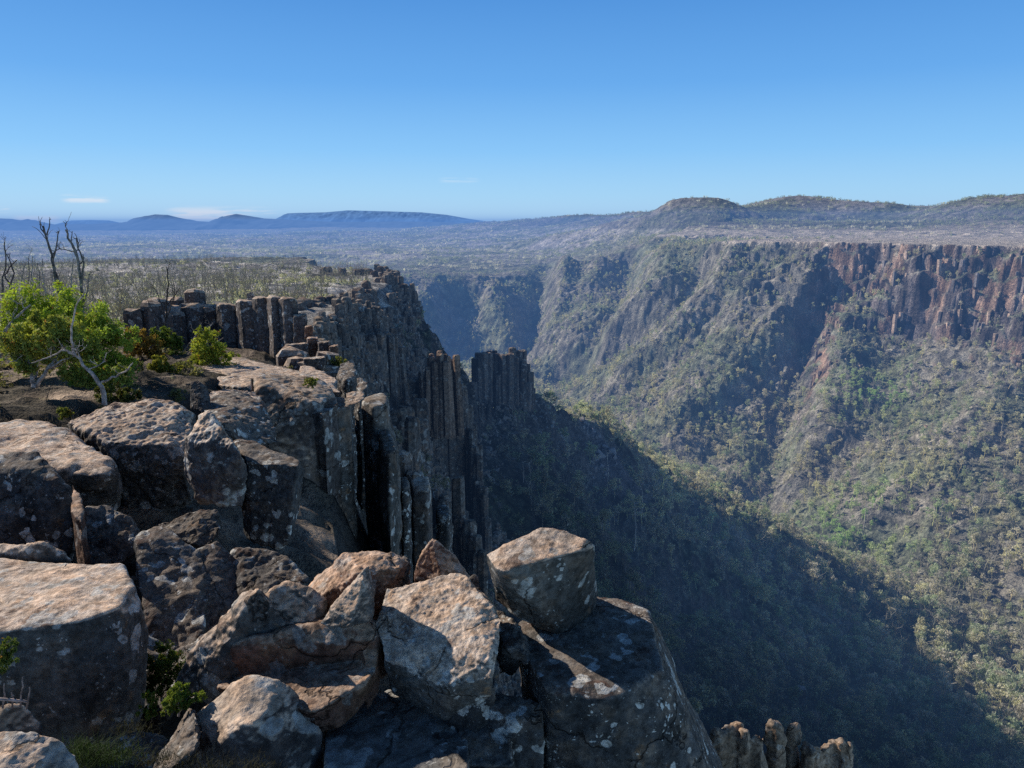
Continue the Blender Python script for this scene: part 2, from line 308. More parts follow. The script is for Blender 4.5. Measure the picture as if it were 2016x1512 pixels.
geo = t.n('ShaderNodeNewGeometry'); nn = t.noise(0.6, 8, 0.65, geo.outputs['Position']); n2_ = t.noise(0.05, 9, 0.7, geo.outputs['Position'])
c = t.mix(1.0, at.outputs[0], t.mix(t.ramp(nn, .3, .7), (.45, .45, .45), (1.5, 1.5, 1.5)), 'MULTIPLY')
c = t.mix(1.0, c, t.mix(t.ramp(n2_, .35, .65), (.6, .62, .66), (1.35, 1.3, 1.25)), 'MULTIPLY')
t.bsdf(c, 0.95, t.bump(t.math('ADD', nn, n2_), 0.9, 3.0), spec=0.05)
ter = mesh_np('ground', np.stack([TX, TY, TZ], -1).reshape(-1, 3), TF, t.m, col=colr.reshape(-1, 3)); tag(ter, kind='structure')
# haze over gorge and plateau: volume glows blue itself, standing for scattered light
def box(name, lo, hi, mat):
    V = [(x, y, z) for z in (lo[2], hi[2]) for y in (lo[1], hi[1]) for x in (lo[0], hi[0])]
    return mesh_np(name, V, [(0,2,3,1),(4,5,7,6),(0,1,5,4),(2,6,7,3),(0,4,6,2),(1,3,7,5)], mat, smooth=False)
hz = NT('haze'); em = hz.n('ShaderNodeEmission', i_Color=(.17, .40, .95)); HA = 1/4300.0; em.inputs['Strength'].default_value = 0.70*HA
ab = hz.n('ShaderNodeVolumeAbsorption'); ab.inputs['Color'].default_value = (0, 0, 0, 1); ab.inputs['Density'].default_value = HA
ad = hz.n('ShaderNodeAddShader'); hz.t.links.new(em.outputs[0], ad.inputs[0]); hz.t.links.new(ab.outputs[0], ad.inputs[1]); hz.t.links.new(ad.outputs[0], hz.out.inputs['Volume'])
haze = box('haze', (-7000, 40, -330), (7000, 5200, 24), hz.m); tag(haze, kind='structure')
# ============================================================ FOREST
def tsample(x, y, arr):
    a = np.arctan2(x, y); r = np.hypot(x, y)
    fa = np.interp(a, az, np.arange(na)); fr = np.interp(r, rr, np.arange(nr))
    ia = np.clip(fa.astype(int), 0, na-2); ir = np.clip(fr.astype(int), 0, nr-2); u = fa-ia; v = fr-ir
    return arr[ir, ia]*(1-u)*(1-v)+arr[ir, ia+1]*u*(1-v)+arr[ir+1, ia]*(1-u)*v+arr[ir+1, ia+1]*u*v
def hits(px, py, t0=30, t1=3000):
    r = ray(px, py); r = r/r[1]; t = np.geomspace(t0, t1, 4000)
    zz = tsample(r[0]*t, t, TZ); k = np.argmax(r[2]*t < zz); return np.array([r[0]*t[k], t[k], zz[k]])
class MB:     # quads / tris gathered, tris doubled to quads
    def __init__(s): s.V = []; s.F = []; s.C = []; s.n = 0
    def add(s, V, Fc, col):
        V = np.asarray(V, float); Fc = np.asarray(Fc, int)
        s.V.append(V); s.F.append(Fc+s.n); s.C.append(np.tile(np.asarray(col, float), (len(V), 1)) if np.ndim(col) == 1 else col); s.n += len(V)
    def tube(s, P, Rd, col, k=5, wob=0.0):
        P = np.asarray(P, float); m = len(P); T = np.gradient(P, axis=0); T /= np.linalg.norm(T, axis=1)[:, None]+1e-9
        up = np.array([0.3, 0.2, 1.0]) if abs(T[0, 2]) < .8 else np.array([1.0, .2, .1])
        N = np.cross(T, up); N /= np.linalg.norm(N, axis=1)[:, None]+1e-9; B = np.cross(T, N)
        a = np.linspace(0, 2*PI, k, endpoint=False); Rd = np.broadcast_to(Rd, (m,))
        V = P[:, None]+Rd[:, None, None]*(np.cos(a)[None, :, None]*N[:, None]+np.sin(a)[None, :, None]*B[:, None])
        V = V.reshape(-1, 3); i = np.arange(m*k).reshape(m, k)
        Fq = np.stack([i[:-1], np.roll(i[:-1], -1, 1), np.roll(i[1:], -1, 1), i[1:]], -1).reshape(-1, 4)
        s.add(V, Fq, col)
    def leaves(s, C, size, rs, col, cvar=0.25, flat=0.5, aspect=.55):   # C centres (n,3)
        n = len(C); sz = size*(0.6+0.8*rs.rand(n)); a = rs.normal(size=(n, 3)); a /= np.linalg.norm(a, axis=1)[:, None]
        b = rs.normal(size=(n, 3)); b[:, 2] *= flat; b -= (b*a).sum(1)[:, None]*a; b /= np.linalg.norm(b, axis=1)[:, None]+1e-9
        V = np.stack([C-a*sz[:, None], C+b*sz[:, None]*aspect, C+a*sz[:, None], C-b*sz[:, None]*aspect], 1).reshape(-1, 3)
        cc = np.asarray(col)*(1+cvar*rs.uniform(-1, 1, (n, 1))); s.add(V, np.arange(4*n).reshape(n, 4), np.repeat(cc, 4, 0))
    def mesh(s, name, mat, link=False, smooth=False):
        return mesh_np(name, np.concatenate(s.V), np.concatenate(s.F), mat, smooth, np.concatenate(s.C), link)
def foliage_mat(name, instancer=True, trans=0.42):
    t = NT(name); at = t.n('ShaderNodeVertexColor', layer_name='Col'); c = at.outputs[0]
    if instancer:
        ia = t.n('ShaderNodeAttribute', attribute_type='INSTANCER', attribute_name='tint'); c = t.mix(1.0, c, ia.outputs['Color'], 'MULTIPLY')
    b = t.bsdf(c, 0.7, spec=0.15)
    if trans:
        tr = t.n('ShaderNodeBsdfTranslucent'); t.set(tr.inputs[0], t.mix(1.0, c, (1.35, 1.35, .8), 'MULTIPLY')); ms = t.n('ShaderNodeMixShader'); ms.inputs[0].default_value = trans
        t.t.links.new(b.outputs[0], ms.inputs[1]); t.t.links.new(tr.outputs[0], ms.inputs[2]); t.t.links.new(ms.outputs[0], t.out.inputs[0])
    return t.m
M_for = foliage_mat('forest leaves and bark'); 
BARK = (1.15, 1.1, 1.02); LEAF = (1, 1, 1)
def gum(seed, h=10.0, n=260, w=0.30, lean=0.06, low=0.3):
    rs = np.random.RandomState(seed); m = MB(); top = np.array([rs.normal()*lean*h, rs.normal()*lean*h, h*.82])
    tt = np.linspace(0, 1, 6)[:, None]; P = tt*top+np.stack([rs.normal(size=6), rs.normal(size=6), np.zeros(6)], 1)*h*.012; P[0] = 0, 0, -1
    m.tube(P, h*.016*(1-.7*tt[:, 0])+.03, np.array(BARK)*(.7+.6*rs.rand()), 4)
    cs = []
    for k in range(rs.randint(7, 12)):
        u = low+(1-low)*rs.rand()**.7; base = P[0]*(1-u)+top*u; a = rs.rand()*2*PI; L = h*w*(.35+.65*rs.rand())*(1.15-.5*u)
        e = base+np.array([math.cos(a)*L, math.sin(a)*L, L*.55]); m.tube([base, (base+e)/2+[0, 0, -L*.05], e], [h*.006+.02, h*.005+.015, .02], BARK, 3); cs.append((e, h*.10*(.6+.8*rs.rand())))
    cs.append((top+[0, 0, h*.08], h*.11)); C = []
    for q in range(n):
        c, r = cs[rs.randint(len(cs))]; v = rs.normal(size=3); v /= np.linalg.norm(v); C.append(c+v*r*rs.rand()**.4*np.array([1.15, 1.15, .7]))
    m.leaves(np.array(C), h*.036, rs, LEAF, .35); return m
def snag(seed, h=8.0, bush=0, col=(.50, .47, .44)):
    rs = np.random.RandomState(seed); m = MB()
    for q in range(rs.randint(1, 4)):
        lean = rs.normal(size=2)*.12*h*(.6+q*.6); hh = h*(.6+.4*rs.rand()) if q else h
        P = np.array([[lean[0]*t*t+rs.normal()*.02*h, lean[1]*t*t+rs.normal()*.02*h, hh*t-.5*(t == 0)] for t in np.linspace(0, 1, 6)])
        m.tube(P, np.linspace(h*.013+.02, .012+h*.002, 6), col, 3)
        for k in range(rs.randint(4, 8)):
            i = rs.randint(2, 6); a = rs.rand()*2*PI; L = h*(.1+.2*rs.rand()); b = P[min(i, 5)]
            m.tube([b, b+[math.cos(a)*L*.6, math.sin(a)*L*.6, L*.45], b+[math.cos(a)*L*.8, math.sin(a)*L*.8, L*.95]], [h*.005+.01, h*.004+.006, .008], col, 3)
    if bush:
        C = rs.normal(size=(bush, 3))*[h*.13, h*.13, h*.09]+[0, 0, h*.16]; m.leaves(C, h*.045, rs, (.50, .52, .42), .35)
    return m
def bush(seed, h=2.0, n=110):
    rs = np.random.RandomState(seed); m = MB(); C = []
    bl = [(rs.normal(size=3)*[.35, .35, .1]*h+[0, 0, h*.4], h*(.25+.2*rs.rand())) for _ in range(5)]
    for q in range(n):
        c, r = bl[rs.randint(5)]; v = rs.normal(size=3); v /= np.linalg.norm(v); C.append(c+v*r*rs.rand()**.3)
    m.leaves(np.array(C), h*.13, rs, LEAF, .35); return m
def stone(seed, n=1, h=1.0):
    rs = np.random.RandomState(seed); m = MB()
    bm = bmesh.new(); vs = [bm.verts.new(rs.uniform(-1, 1, 3)*[h*.6, h*.5, h*.4]) for _ in range(14)]
    r_ = bmesh.ops.convex_hull(bm, input=vs); bmesh.ops.delete(bm, geom=[v for v in bm.verts if not v.link_faces], context='VERTS')
    bm.verts.index_update(); V = [v.co[:] for v in bm.verts]; Fc = [[v.index for v in f.verts] for f in bm.faces]; bm.free()
    me = bpy.data.meshes.new('rubble'); me.from_pydata(V, [], Fc); at = me.color_attributes.new('Col', 'FLOAT_COLOR', 'POINT')
    at.data.foreach_set('color', np.ones(len(V)*4, np.float32)); me.materials.append(M_rub); return me
tr = NT('rubble rock'); ia = tr.n('ShaderNodeAttribute', attribute_type='INSTANCER', attribute_name='tint'); tr.bsdf(ia.outputs['Color'], .9, spec=.1); M_rub = tr.m
def variants(name, meshes):
    c = bpy.data.collections.new(name)
    for i, me in enumerate(meshes): o = bpy.data.objects.new('%s_%02d' % (name, i), me); c.objects.link(o)
    return c
def scatter(name, coll, nvar, P, scl, tint, label, cat, seed=1, tilt=.05, vid=None):
    n = len(P); rs = np.random.RandomState(seed)
    me = bpy.data.meshes.new(name); me.vertices.add(n); me.vertices.foreach_set('co', np.asarray(P, np.float32).ravel())
    def at(nm, ty, data, key): a = me.attributes.new(nm, ty, 'POINT'); a.data.foreach_set(key, np.asarray(data).ravel())
    rot = np.stack([rs.normal(size=n)*tilt, rs.normal(size=n)*tilt, rs.rand(n)*2*PI], 1)
    at('rot', 'FLOAT_VECTOR', rot.astype(np.float32), 'vector'); at('scl', 'FLOAT', np.asarray(scl, np.float32), 'value')
    at('vid', 'INT', (rs.randint(0, nvar, n) if vid is None else vid).astype(np.int32), 'value'); at('tint', 'FLOAT_VECTOR', np.asarray(tint, np.float32), 'vector')
    o = bpy.data.objects.new(name, me); COL.objects.link(o); tag(o, label, cat, kind='stuff')
    g = bpy.data.node_groups.new(name+' scatter', 'GeometryNodeTree'); g.interface.new_socket('Geometry', in_out='INPUT', socket_type='NodeSocketGeometry'); g.interface.new_socket('Geometry', in_out='OUTPUT', socket_type='NodeSocketGeometry')
    N = g.nodes; L = g.links; gi = N.new('NodeGroupInput'); go = N.new('NodeGroupOutput'); ip = N.new('GeometryNodeInstanceOnPoints'); ci = N.new('GeometryNodeCollectionInfo')
    ci.inputs['Collection'].default_value = coll; ci.inputs['Separate Children'].default_value = True; ci.inputs['Reset Children'].default_value = True
    ip.inputs['Pick Instance'].default_value = True
    def na_(nm, ty): a = N.new('GeometryNodeInputNamedAttribute'); a.data_type = ty; a.inputs['Name'].default_value = nm; return a.outputs['Attribute']
    L.new(gi.outputs[0], ip.inputs['Points']); L.new(ci.outputs[0], ip.inputs['Instance']); L.new(na_('vid', 'INT'), ip.inputs['Instance Index'])
    e = N.new('FunctionNodeEulerToRotation'); L.new(na_('rot', 'FLOAT_VECTOR'), e.inputs[0]); L.new(e.outputs[0], ip.inputs['Rotation']); L.new(na_('scl', 'FLOAT'), ip.inputs['Scale']); L.new(ip.outputs[0], go.inputs[0])
    md = o.modifiers.new('scatter', 'NODES'); md.node_group = g; return o
def cloudpts(rs, r0, r1, a0, a1, sp):    # about one point per sp(r)^2 square metres
    out = []; edges_ = np.geomspace(r0, r1, 24)
    for q, (b0, b1) in enumerate(zip(edges_[:-1], edges_[1:])):
        n = int((math.radians(a1-a0))*.5*(b1*b1-b0*b0)/sp((b0+b1)/2)**2); r = np.sqrt(rs.uniform(b0*b0, b1*b1, n)); a = np.radians(rs.uniform(a0, a1, n)); out.append(np.stack([r*np.sin(a), r*np.cos(a)], 1))
    return np.concatenate(out)
V_gum = variants('gum_tree_kind', [gum(100+i, 10, 300, .26+.03*(i % 3), low=.48).mesh('gum', M_for) for i in range(7)]+[snag(130+i, 11.5, 0, (.85, .81, .76)).mesh('snag', M_for) for i in range(4)])
V_scrub = variants('scrub_kind', [bush(150+i).mesh('bush', M_for) for i in range(5)]+[snag(160+i, 3.4, 40).mesh('snag', M_for) for i in range(3)])
V_dead = variants('dead_scrub_kind', [snag(170+i, 3.6, 26*(i % 2), (.36, .34, .32)).mesh('snag', M_for) for i in range(6)]+[bush(180+i, 1.8).mesh('bush', M_for) for i in range(3)])
rs = np.random.RandomState(3); RN = np.array(rim_near)[:, :2]
fern = hits(1655, 1040)[:2]; fern2 = hits(1720, 780)[:2]
def tints(x, y, rs):
    n = len(x); a = sstep(-.3, .3, fbm2(x/45, y/45, 61)+.25*rs.normal(size=n))[:, None]; b = (rs.rand(n) < .3)[:, None]
    t = c3(.68, .65, .50)*a+c3(.48, .54, .39)*(1-a); t = np.where(b, c3(.60, .56, .50), t)*(.8+.4*rs.rand(n, 1))
    for f, rad in ((fern, 42), (fern2, 30)):
        g = np.exp(-((x-f[0])**2+(y-f[1])**2)/rad**2)[:, None]; t = t*(1-.8*g)+c3(.52, .72, .33)*.8*g
    r_ = np.hypot(x, y)[:, None]; return t*(.42+.58*sstep(130, 330, r_))  # closer plants darkened: shade of the near slope painted into the tint
# tall gum forest on the walls
p = cloudpts(rs, 90, 1750, -20, 48, lambda r: 3.3+r/300); x, y = p.T; z = tsample(x, y, TZ); s = tsample(x, y, SLOPE); r = np.hypot(x, y)
dens = .35+.8*sstep(-.5, .3, fbm2(x/30, y/30, 51)); dens *= 1-.93*sstep(1.2, 2.0, s); inside = z < -26
for f in (fern,): dens *= 1-.7*np.exp(-((x-f[0])**2+(y-f[1])**2)/35**2)
dens *= 1-.97*np.exp(-(polyd(x, y, GB)/12)**2); dens = np.where(inside, dens, dens*.35*(z > -26)*(r > 1250)); k = (rs.rand(len(x)) < dens)&((r < 1300)|(z>-40)) & ~((x < np.interp(y, RN[:, 1], RN[:, 0])+np.where(y < 330, 38, 2)) & (y < 900))
x, y, z, s, r = [q[k] for q in (x, y, z, s, r)]
hgt = (.55+.55*rs.rand(len(x)))*np.where(z < -26, 1, .6)*(1-.4*sstep(.9, 1.8, s))*(1.0+.35*sstep(-120, -200, z))
vid = np.where(rs.rand(len(x)) < .74, rs.randint(0, 7, len(x)), rs.randint(7, 11, len(x))); vid = np.where((z > -26) & (rs.rand(len(x)) < .6), rs.randint(7, 11, len(x)), vid)
tt = tints(x, y, rs); tt = np.where((vid >= 7)[:, None], c3(.8, .8, .8)*(.6+.5*rs.rand(len(x), 1))*(.35+.65*sstep(130, 330, r))[:, None], tt)  # closer snags darkened too, painted shade
# the tint, with its painted near-slope shade, multiplies leaves and bark alike
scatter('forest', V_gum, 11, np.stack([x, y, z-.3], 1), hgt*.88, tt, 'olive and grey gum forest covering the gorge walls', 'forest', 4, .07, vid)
N_TREES = len(x)
# scrub under and between the trees, and over the near slope
p = cloudpts(rs, 60, 1500, -20, 48, lambda r: 2.4+r/200); x, y = p.T; z = tsample(x, y, TZ); s = tsample(x, y, SLOPE); r = np.hypot(x, y)
dens = (.3+.6*sstep(-.4, .3, fbm2(x/18, y/18, 53)))*(1-.8*sstep(1.5, 3, s))*(z < -24)+.012*(z > -24)*(x > 150); dens *= 1-.9*np.exp(-(polyd(x, y, GB)/12)**2); k = (rs.rand(len(x)) < dens) & ~((x < np.interp(y, RN[:, 1], RN[:, 0])+2) & (y < 900))
x, y, z = [q[k] for q in (x, y, z)]; vid = np.where(rs.rand(len(x)) < .85, rs.randint(0, 5, len(x)), rs.randint(5, 8, len(x))); tt = tints(x, y, rs)*.9; tt = np.where((vid >= 5)[:, None], c3(.8, .8, .8)*(.35+.65*sstep(130, 330, np.hypot(x, y)))[:, None], tt)  # sticks on the near slope get the same painted shade
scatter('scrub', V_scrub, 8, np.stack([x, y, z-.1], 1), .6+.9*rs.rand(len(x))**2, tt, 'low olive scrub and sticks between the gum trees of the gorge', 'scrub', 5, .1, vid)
# grey dead scrub on the near-left plateau
p = cloudpts(rs, 55, 720, -48, -5, lambda r: 1.5+r/140); x, y = p.T; z = tsample(x, y, TZ); s = tsample(x, y, SLOPE); rim = np.array(rim_near)[:, :2]; dr = polyd(x, y, rim)
k = (z > -30) & (s < .8) & (rs.rand(len(x)) < .35+.6*sstep(-.5, .2, fbm2(x/16, y/16, 55))) & (dr > 5) & (x < np.interp(y, rim[:, 1], rim[:, 0])-3)
x, y, z = [q[k] for q in (x, y, z)]; gr = sstep(0, .5, fbm2(x/40, y/40, 56)); vid = np.where(rs.rand(len(x)) < .88-.3*gr, rs.randint(0, 6, len(x)), rs.randint(6, 9, len(x)))
tt = np.where((vid < 6)[:, None], c3(1., 1., 1.), c3(.46, .46, .36)*(.6+.7*rs.rand(len(x), 1)))
scatter('dead_scrub', V_dead, 9, np.stack([x, y, z-.15], 1), .55+.55*rs.rand(len(x)), tt, 'grey dead scrub standing over the left plateau', 'dead scrub', 6, .12, vid)
# heath and litter around the snow gums
p = cloudpts(rs, 12.5, 58, -48, -8, lambda r: .34+r/90); x, y = p.T; z = tsample(x, y, TZ); k = (rs.rand(len(x)) < .05+.75*sstep(-.1, .35, fbm2(x/2.2, y/2.2, 57))) & (x < np.interp(y, RN[:, 1], RN[:, 0])-.8-y*.03) & (z > -7); x, y, z = x[k], y[k], z[k]
v = np.where(rs.rand(len(x)) < .55, rs.randint(0, 6, len(x)), rs.randint(6, 9, len(x))); tt = np.where((v < 6)[:, None], c3(.7, .65, .6), c3(.20, .19, .09)*(.4+.9*rs.rand(len(x), 1)))
scatter('heath', V_dead, 9, np.stack([x, y, z-.03], 1), np.where(v < 6, .10, .16)*(.6+.8*rs.rand(len(x))), tt, 'low dry heath, twigs and litter on the ground around the snow gums', 'heath', 8, .3, v)
# woodland on the plateaus and the hills behind
p = cloudpts(rs, 1100, 6500, -48, 48, lambda r: 7+r/190); x, y = p.T; z = tsample(x, y, TZ); r = np.hypot(x, y); s = tsample(x, y, SLOPE)
k = (rs.rand(len(x)) < .3+.65*sstep(-.35, .3, fbm2(x/130, y/130, 58, 4))) & ((z > -105)) & ((r > 1430) | ((z > -40) & (x < 150)) | (rs.rand(len(x)) < .05)); x, y, z, r = [q[k] for q in (x, y, z, r)]
a = sstep(-.2, .25, fbm2(x/200, y/110, 59, 4)+.2*rs.normal(size=len(x))-.45*(z > -5)*(r > 1250))[:, None]; tt = (c3(.78, .74, .70)*a+c3(.42, .44, .32)*(1-a))*(.6+.7*rs.rand(len(x), 1))
V_far = variants('far_tree_kind', [bush(190+i, 6.0, 60).mesh('bush', M_for) for i in range(4)])
scatter('woodland', V_far, 4, np.stack([x, y, z-.5], 1), (.5+.5*rs.rand(len(x)))*(1+r/5000), tt, 'grey and green woodland over the far plateau and hills', 'woodland', 7, .05)
print('TREES', N_TREES, len(x))
# rubble: river bed, scree tongues
def rubble(name, px, wid, spc, s0, s1, tint, label, seed):
    rs = np.random.RandomState(seed); C = np.array([hits(*q)[:2] for q in px]); out = []
    for a, b in zip(C[:-1], C[1:]):
        L = np.linalg.norm(b-a); n = int(L*wid*2/spc**2)+1; u = rs.rand(n, 1); nv = np.array([-(b-a)[1], (b-a)[0]])/L; out.append(a*(1-u)+b*u+nv*rs.normal(size=(n, 1))*wid*.6)
    q = np.concatenate(out); z = tsample(q[:, 0], q[:, 1], TZ); sc = s0+(s1-s0)*rs.rand(len(q))**3
    return scatter(name, V_rub, 5, np.stack([q[:, 0], q[:, 1], z+.1*sc], 1), sc, np.array(tint)*(.6+.7*rs.rand(len(q), 1)), label, 'rubble', seed, .5)
V_rub = variants('rubble_kind', [stone(i) for i in range(5)])
nq = 420; aq = np.radians(rs.uniform(-36, -2, nq)); rq = rs.uniform(4.2, 9.5, nq); xq, yq = rq*np.sin(aq), rq*np.cos(aq); zq = tsample(xq, yq, TZ)
scatter('rubble', V_rub, 5, np.stack([xq, yq, zq+.02], 1), .04+.16*rs.rand(nq)**2, np.array([.16, .14, .12])*(.6+.8*rs.rand(nq, 1)), 'small broken stones lying in the dark hollows between the foreground boulders', 'rubble', 27, .6)
rubble('river_boulders', [(1790,1180),(1860,1215),(1900,1235),(1960,1270),(2040,1330)], 8, 1.8, 1.0, 3.6, (.42, .36, .30), 'pale boulders along the bed of the gorge at the right', 21)
rubble('scree', [(1500,960),(1560,850),(1620,760),(1660,690)], 5, 2.4, .8, 2.2, (.5, .42, .36), 'thin pale scree line running up the right slope', 25)
rubble('scree', [(1150,850),(1185,880),(1215,915)], 12, 1.7, .8, 2.8, (.26, .25, .26), 'grey boulder tongue in the middle of the ridge forest', 22)
rubble('scree', [(790,700),(830,730),(900,740),(960,800),(1040,830)], 9, 1.2, .5, 2.2, (.22, .19, .17), 'brown rubble on the ledges around the pinnacles', 23)
rubble('scree', [(985,790),(1040,815),(1090,850),(1130,880)], 8, 1.3, .5, 1.8, (.2, .2, .2), 'grey rubble spilling below the castle-shaped outcrop', 24)
# ============================================================ FAR MOUNTAINS, LAKE
def mountain(prof, Y, base, depth, colr, seed, label=None):
    # prof: crest pixels; a ridge body standing on the plain, built in plan depth
    xs = np.arange(prof[0][0], prof[-1][0]+1, 2.0); ys = np.interp(xs, [p[0] for p in prof], [p[1] for p in prof]); n = len(xs)
    crest = np.array([D(a, b, Y) for a, b in zip(xs, ys)]); zb = D(1000, base, Y)[2]; m = 14; V = []
    for j in range(m*2+1):
        t = (j-m)/m; f = 1-abs(t)
        prof_z = zb+(crest[:, 2]-zb)*(1-abs(t)**1.6)*(1.0 if j == m else (1+.0*t)); nz = noise2(crest[:, 0]/(depth*.5)+seed, np.full(n, t*3), seed)
        yy = Y+t*depth+(1-f)*nz*depth*.25; ptz = np.where(j == m, crest[:, 2], prof_z-np.abs(fbm2(crest[:, 0]/(depth*.22), np.full(n, t*5+seed), seed, 4))*(crest[:, 2]-zb)*.14*(abs(t) > .01))
        V.append(np.stack([crest[:, 0], yy, ptz], 1))
    V = np.stack(V); i = np.arange(V.shape[0]*n).reshape(V.shape[0], n)
    Fc = np.stack([i[:-1, :-1], i[:-1, 1:], i[1:, 1:], i[1:, :-1]], -1).reshape(-1, 4)
    t = NT('hazy mountain'); g = t.n('ShaderNodeNewGeometry'); nn = t.noise(.006, 8, .7, g.outputs['Position']); c = t.mix(t.ramp(nn, .3, .7), tuple(c*.7 for c in colr), tuple(c*1.25 for c in colr)); t.bsdf(c, 1, spec=0)  # blue of distant haze painted into the forest colour
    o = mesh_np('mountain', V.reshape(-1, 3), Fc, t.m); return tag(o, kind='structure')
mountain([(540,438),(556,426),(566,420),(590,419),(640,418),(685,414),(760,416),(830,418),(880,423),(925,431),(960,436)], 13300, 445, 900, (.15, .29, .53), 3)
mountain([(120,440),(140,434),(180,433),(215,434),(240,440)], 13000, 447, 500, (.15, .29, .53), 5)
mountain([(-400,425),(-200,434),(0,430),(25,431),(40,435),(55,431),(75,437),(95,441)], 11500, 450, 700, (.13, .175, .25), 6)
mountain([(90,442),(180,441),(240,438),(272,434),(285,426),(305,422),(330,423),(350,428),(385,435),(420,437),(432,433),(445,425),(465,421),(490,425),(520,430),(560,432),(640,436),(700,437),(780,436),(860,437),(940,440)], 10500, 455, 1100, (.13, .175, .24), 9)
lk = NT('lake water'); gg = lk.n('ShaderNodeNewGeometry'); lk.bsdf((.45, .62, .75), .25, lk.bump(lk.noise(.05, 3, .6, gg.outputs['Position']), .1, .5))
q = [D(215, 459.5, 9000), D(600, 461.5, 8300), D(640, 460, 9000), D(560, 456.5, 9700), D(300, 456, 9700)]; zl = -95.0
bm = bmesh.new(); bm.faces.new([bm.verts.new((a[0], a[1], zl)) for a in q]); me = bpy.data.meshes.new('lake'); bm.to_mesh(me); me.materials.append(lk.m)
lake = bpy.data.objects.new('lake', me); COL.objects.link(lake); tag(lake, kind='structure')
# ============================================================ ROCK MATERIALS
def rock_mat(name, sc=1.0, top=(.62, .50, .41), side=(.10, .098, .095), lichen=1.0, warm=0.0, bumpd=.045):
    t = NT(name); g = t.n('ShaderNodeNewGeometry'); P = g.outputs['Position']; oi = t.n('ShaderNodeObjectInfo')
    mp = t.n('ShaderNodeMapping', i_Scale=(sc, sc, sc)); t.set(mp.inputs[0], P); v = mp.outputs[0]
    ms = t.n('ShaderNodeMapping', i_Scale=(sc*1.0, sc*1.0, sc*.13)); t.set(ms.inputs[0], P)
    sep = t.n('ShaderNodeSeparateXYZ'); t.set(sep.inputs[0], g.outputs['Normal'])
    big = t.noise(1.1, 5, .6, v); med = t.noise(5.5, 7, .65, v); fin = t.noise(34, 8, .7, v); streak = t.noise(3.0, 6, .6, ms.outputs[0])
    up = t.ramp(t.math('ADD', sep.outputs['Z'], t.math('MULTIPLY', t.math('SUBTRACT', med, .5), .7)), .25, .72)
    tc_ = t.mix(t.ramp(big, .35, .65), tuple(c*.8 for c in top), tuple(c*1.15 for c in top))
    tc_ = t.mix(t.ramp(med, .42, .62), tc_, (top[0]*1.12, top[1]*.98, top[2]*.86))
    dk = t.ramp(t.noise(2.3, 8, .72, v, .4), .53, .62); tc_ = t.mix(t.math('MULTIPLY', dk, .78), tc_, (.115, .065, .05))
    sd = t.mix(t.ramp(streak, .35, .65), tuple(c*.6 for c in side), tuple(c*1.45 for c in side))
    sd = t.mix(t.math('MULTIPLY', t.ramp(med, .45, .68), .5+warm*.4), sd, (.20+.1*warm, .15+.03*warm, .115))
    c = t.mix(up, sd, tc_)  # weathered tops, lichened sides; sun and shade contrast painted in as well
    # lichen: white rosettes, grey crust, orange stains
    wn = t.noise(3.2, 3, .5, v); vo = t.voro(9, t.mix(.12, v, t.noise(7, 3, .6, v, col=True)), 'SMOOTH_F1'); rad = t.ramp(wn, .40, .70, .05, .50, False)
    spot = t.ramp(t.math('SUBTRACT', rad, vo), -.01, .05); vo2 = t.voro(27, t.mix(.08, v, t.noise(15, 3, .6, v, col=True))); sp2 = t.ramp(t.math('SUBTRACT', t.ramp(t.noise(4.5, 4, .6, v), .45, .75, .0, .5, False), vo2), 0, .06)
    li = t.math('MULTIPLY', t.math('MAXIMUM', spot, sp2), lichen*.8); li = t.math('MULTIPLY', li, t.ramp(fin, .3, .52, .25, 1)); c = t.mix(li, c, (.50, .49, .47))
    fl = t.math('MULTIPLY', t.ramp(t.noise(58, 6, .7, v), .60, .68), t.ramp(t.noise(6, 5, .6, v), .42, .6)); c = t.mix(t.math('MULTIPLY', fl, lichen*.55), c, (.52, .50, .46))
    org = t.math('MULTIPLY', t.ramp(t.noise(4.1, 6, .62, v, .3), .62, .70), t.ramp(fin, .35, .55)); c = t.mix(t.math('MULTIPLY', org, .45), c, (.38, .19, .07))
    c = t.mix(1.0, c, t.mix(t.ramp(t.noise(17, 9, .62, v), .3, .7), (.50, .49, .48), (1.4, 1.4, 1.4)), 'MULTIPLY')
    rnd = t.math('ADD', t.math('MULTIPLY', oi.outputs['Random'], .35), .82); cmb = t.n('ShaderNodeCombineColor'); [t.set(cmb.inputs[i], rnd) for i in range(3)]
    c = t.mix(1.0, c, cmb.outputs[0], 'MULTIPLY')
    # hairline cracks
    ve = t.voro(1.3, t.mix(.35, v, t.noise(1.7, 5, .6, v, col=True)), 'DISTANCE_TO_EDGE'); ck = t.math('MAXIMUM', t.ramp(ve, .0, .009), t.ramp(t.noise(1.9, 2, .5, v), .5, .42)); c = t.mix(1.0, c, t.mix(ck, (.35, .33, .32), (1, 1, 1)), 'MULTIPLY')
    h = t.math('ADD', t.math('MULTIPLY', med, 1.0), t.math('ADD', t.math('MULTIPLY', fin, .28), t.math('MULTIPLY', ck, .35)))
    t.bsdf(c, .88, t.bump(h, .9, bumpd), spec=.18); return t.m
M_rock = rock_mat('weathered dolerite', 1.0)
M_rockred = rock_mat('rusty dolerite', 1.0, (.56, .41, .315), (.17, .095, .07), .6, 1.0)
M_dark = rock_mat('lichen and shade dark dolerite', 1.0, (.20, .18, .165), (.06, .06, .063), 1.5)  # dark lichened stone; also paints shade onto the humped rim rocks
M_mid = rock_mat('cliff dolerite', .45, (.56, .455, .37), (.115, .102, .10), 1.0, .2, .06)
M_col = rock_mat('column dolerite', .16, (.26, .22, .18), (.115, .105, .10), .5, .6, .2)
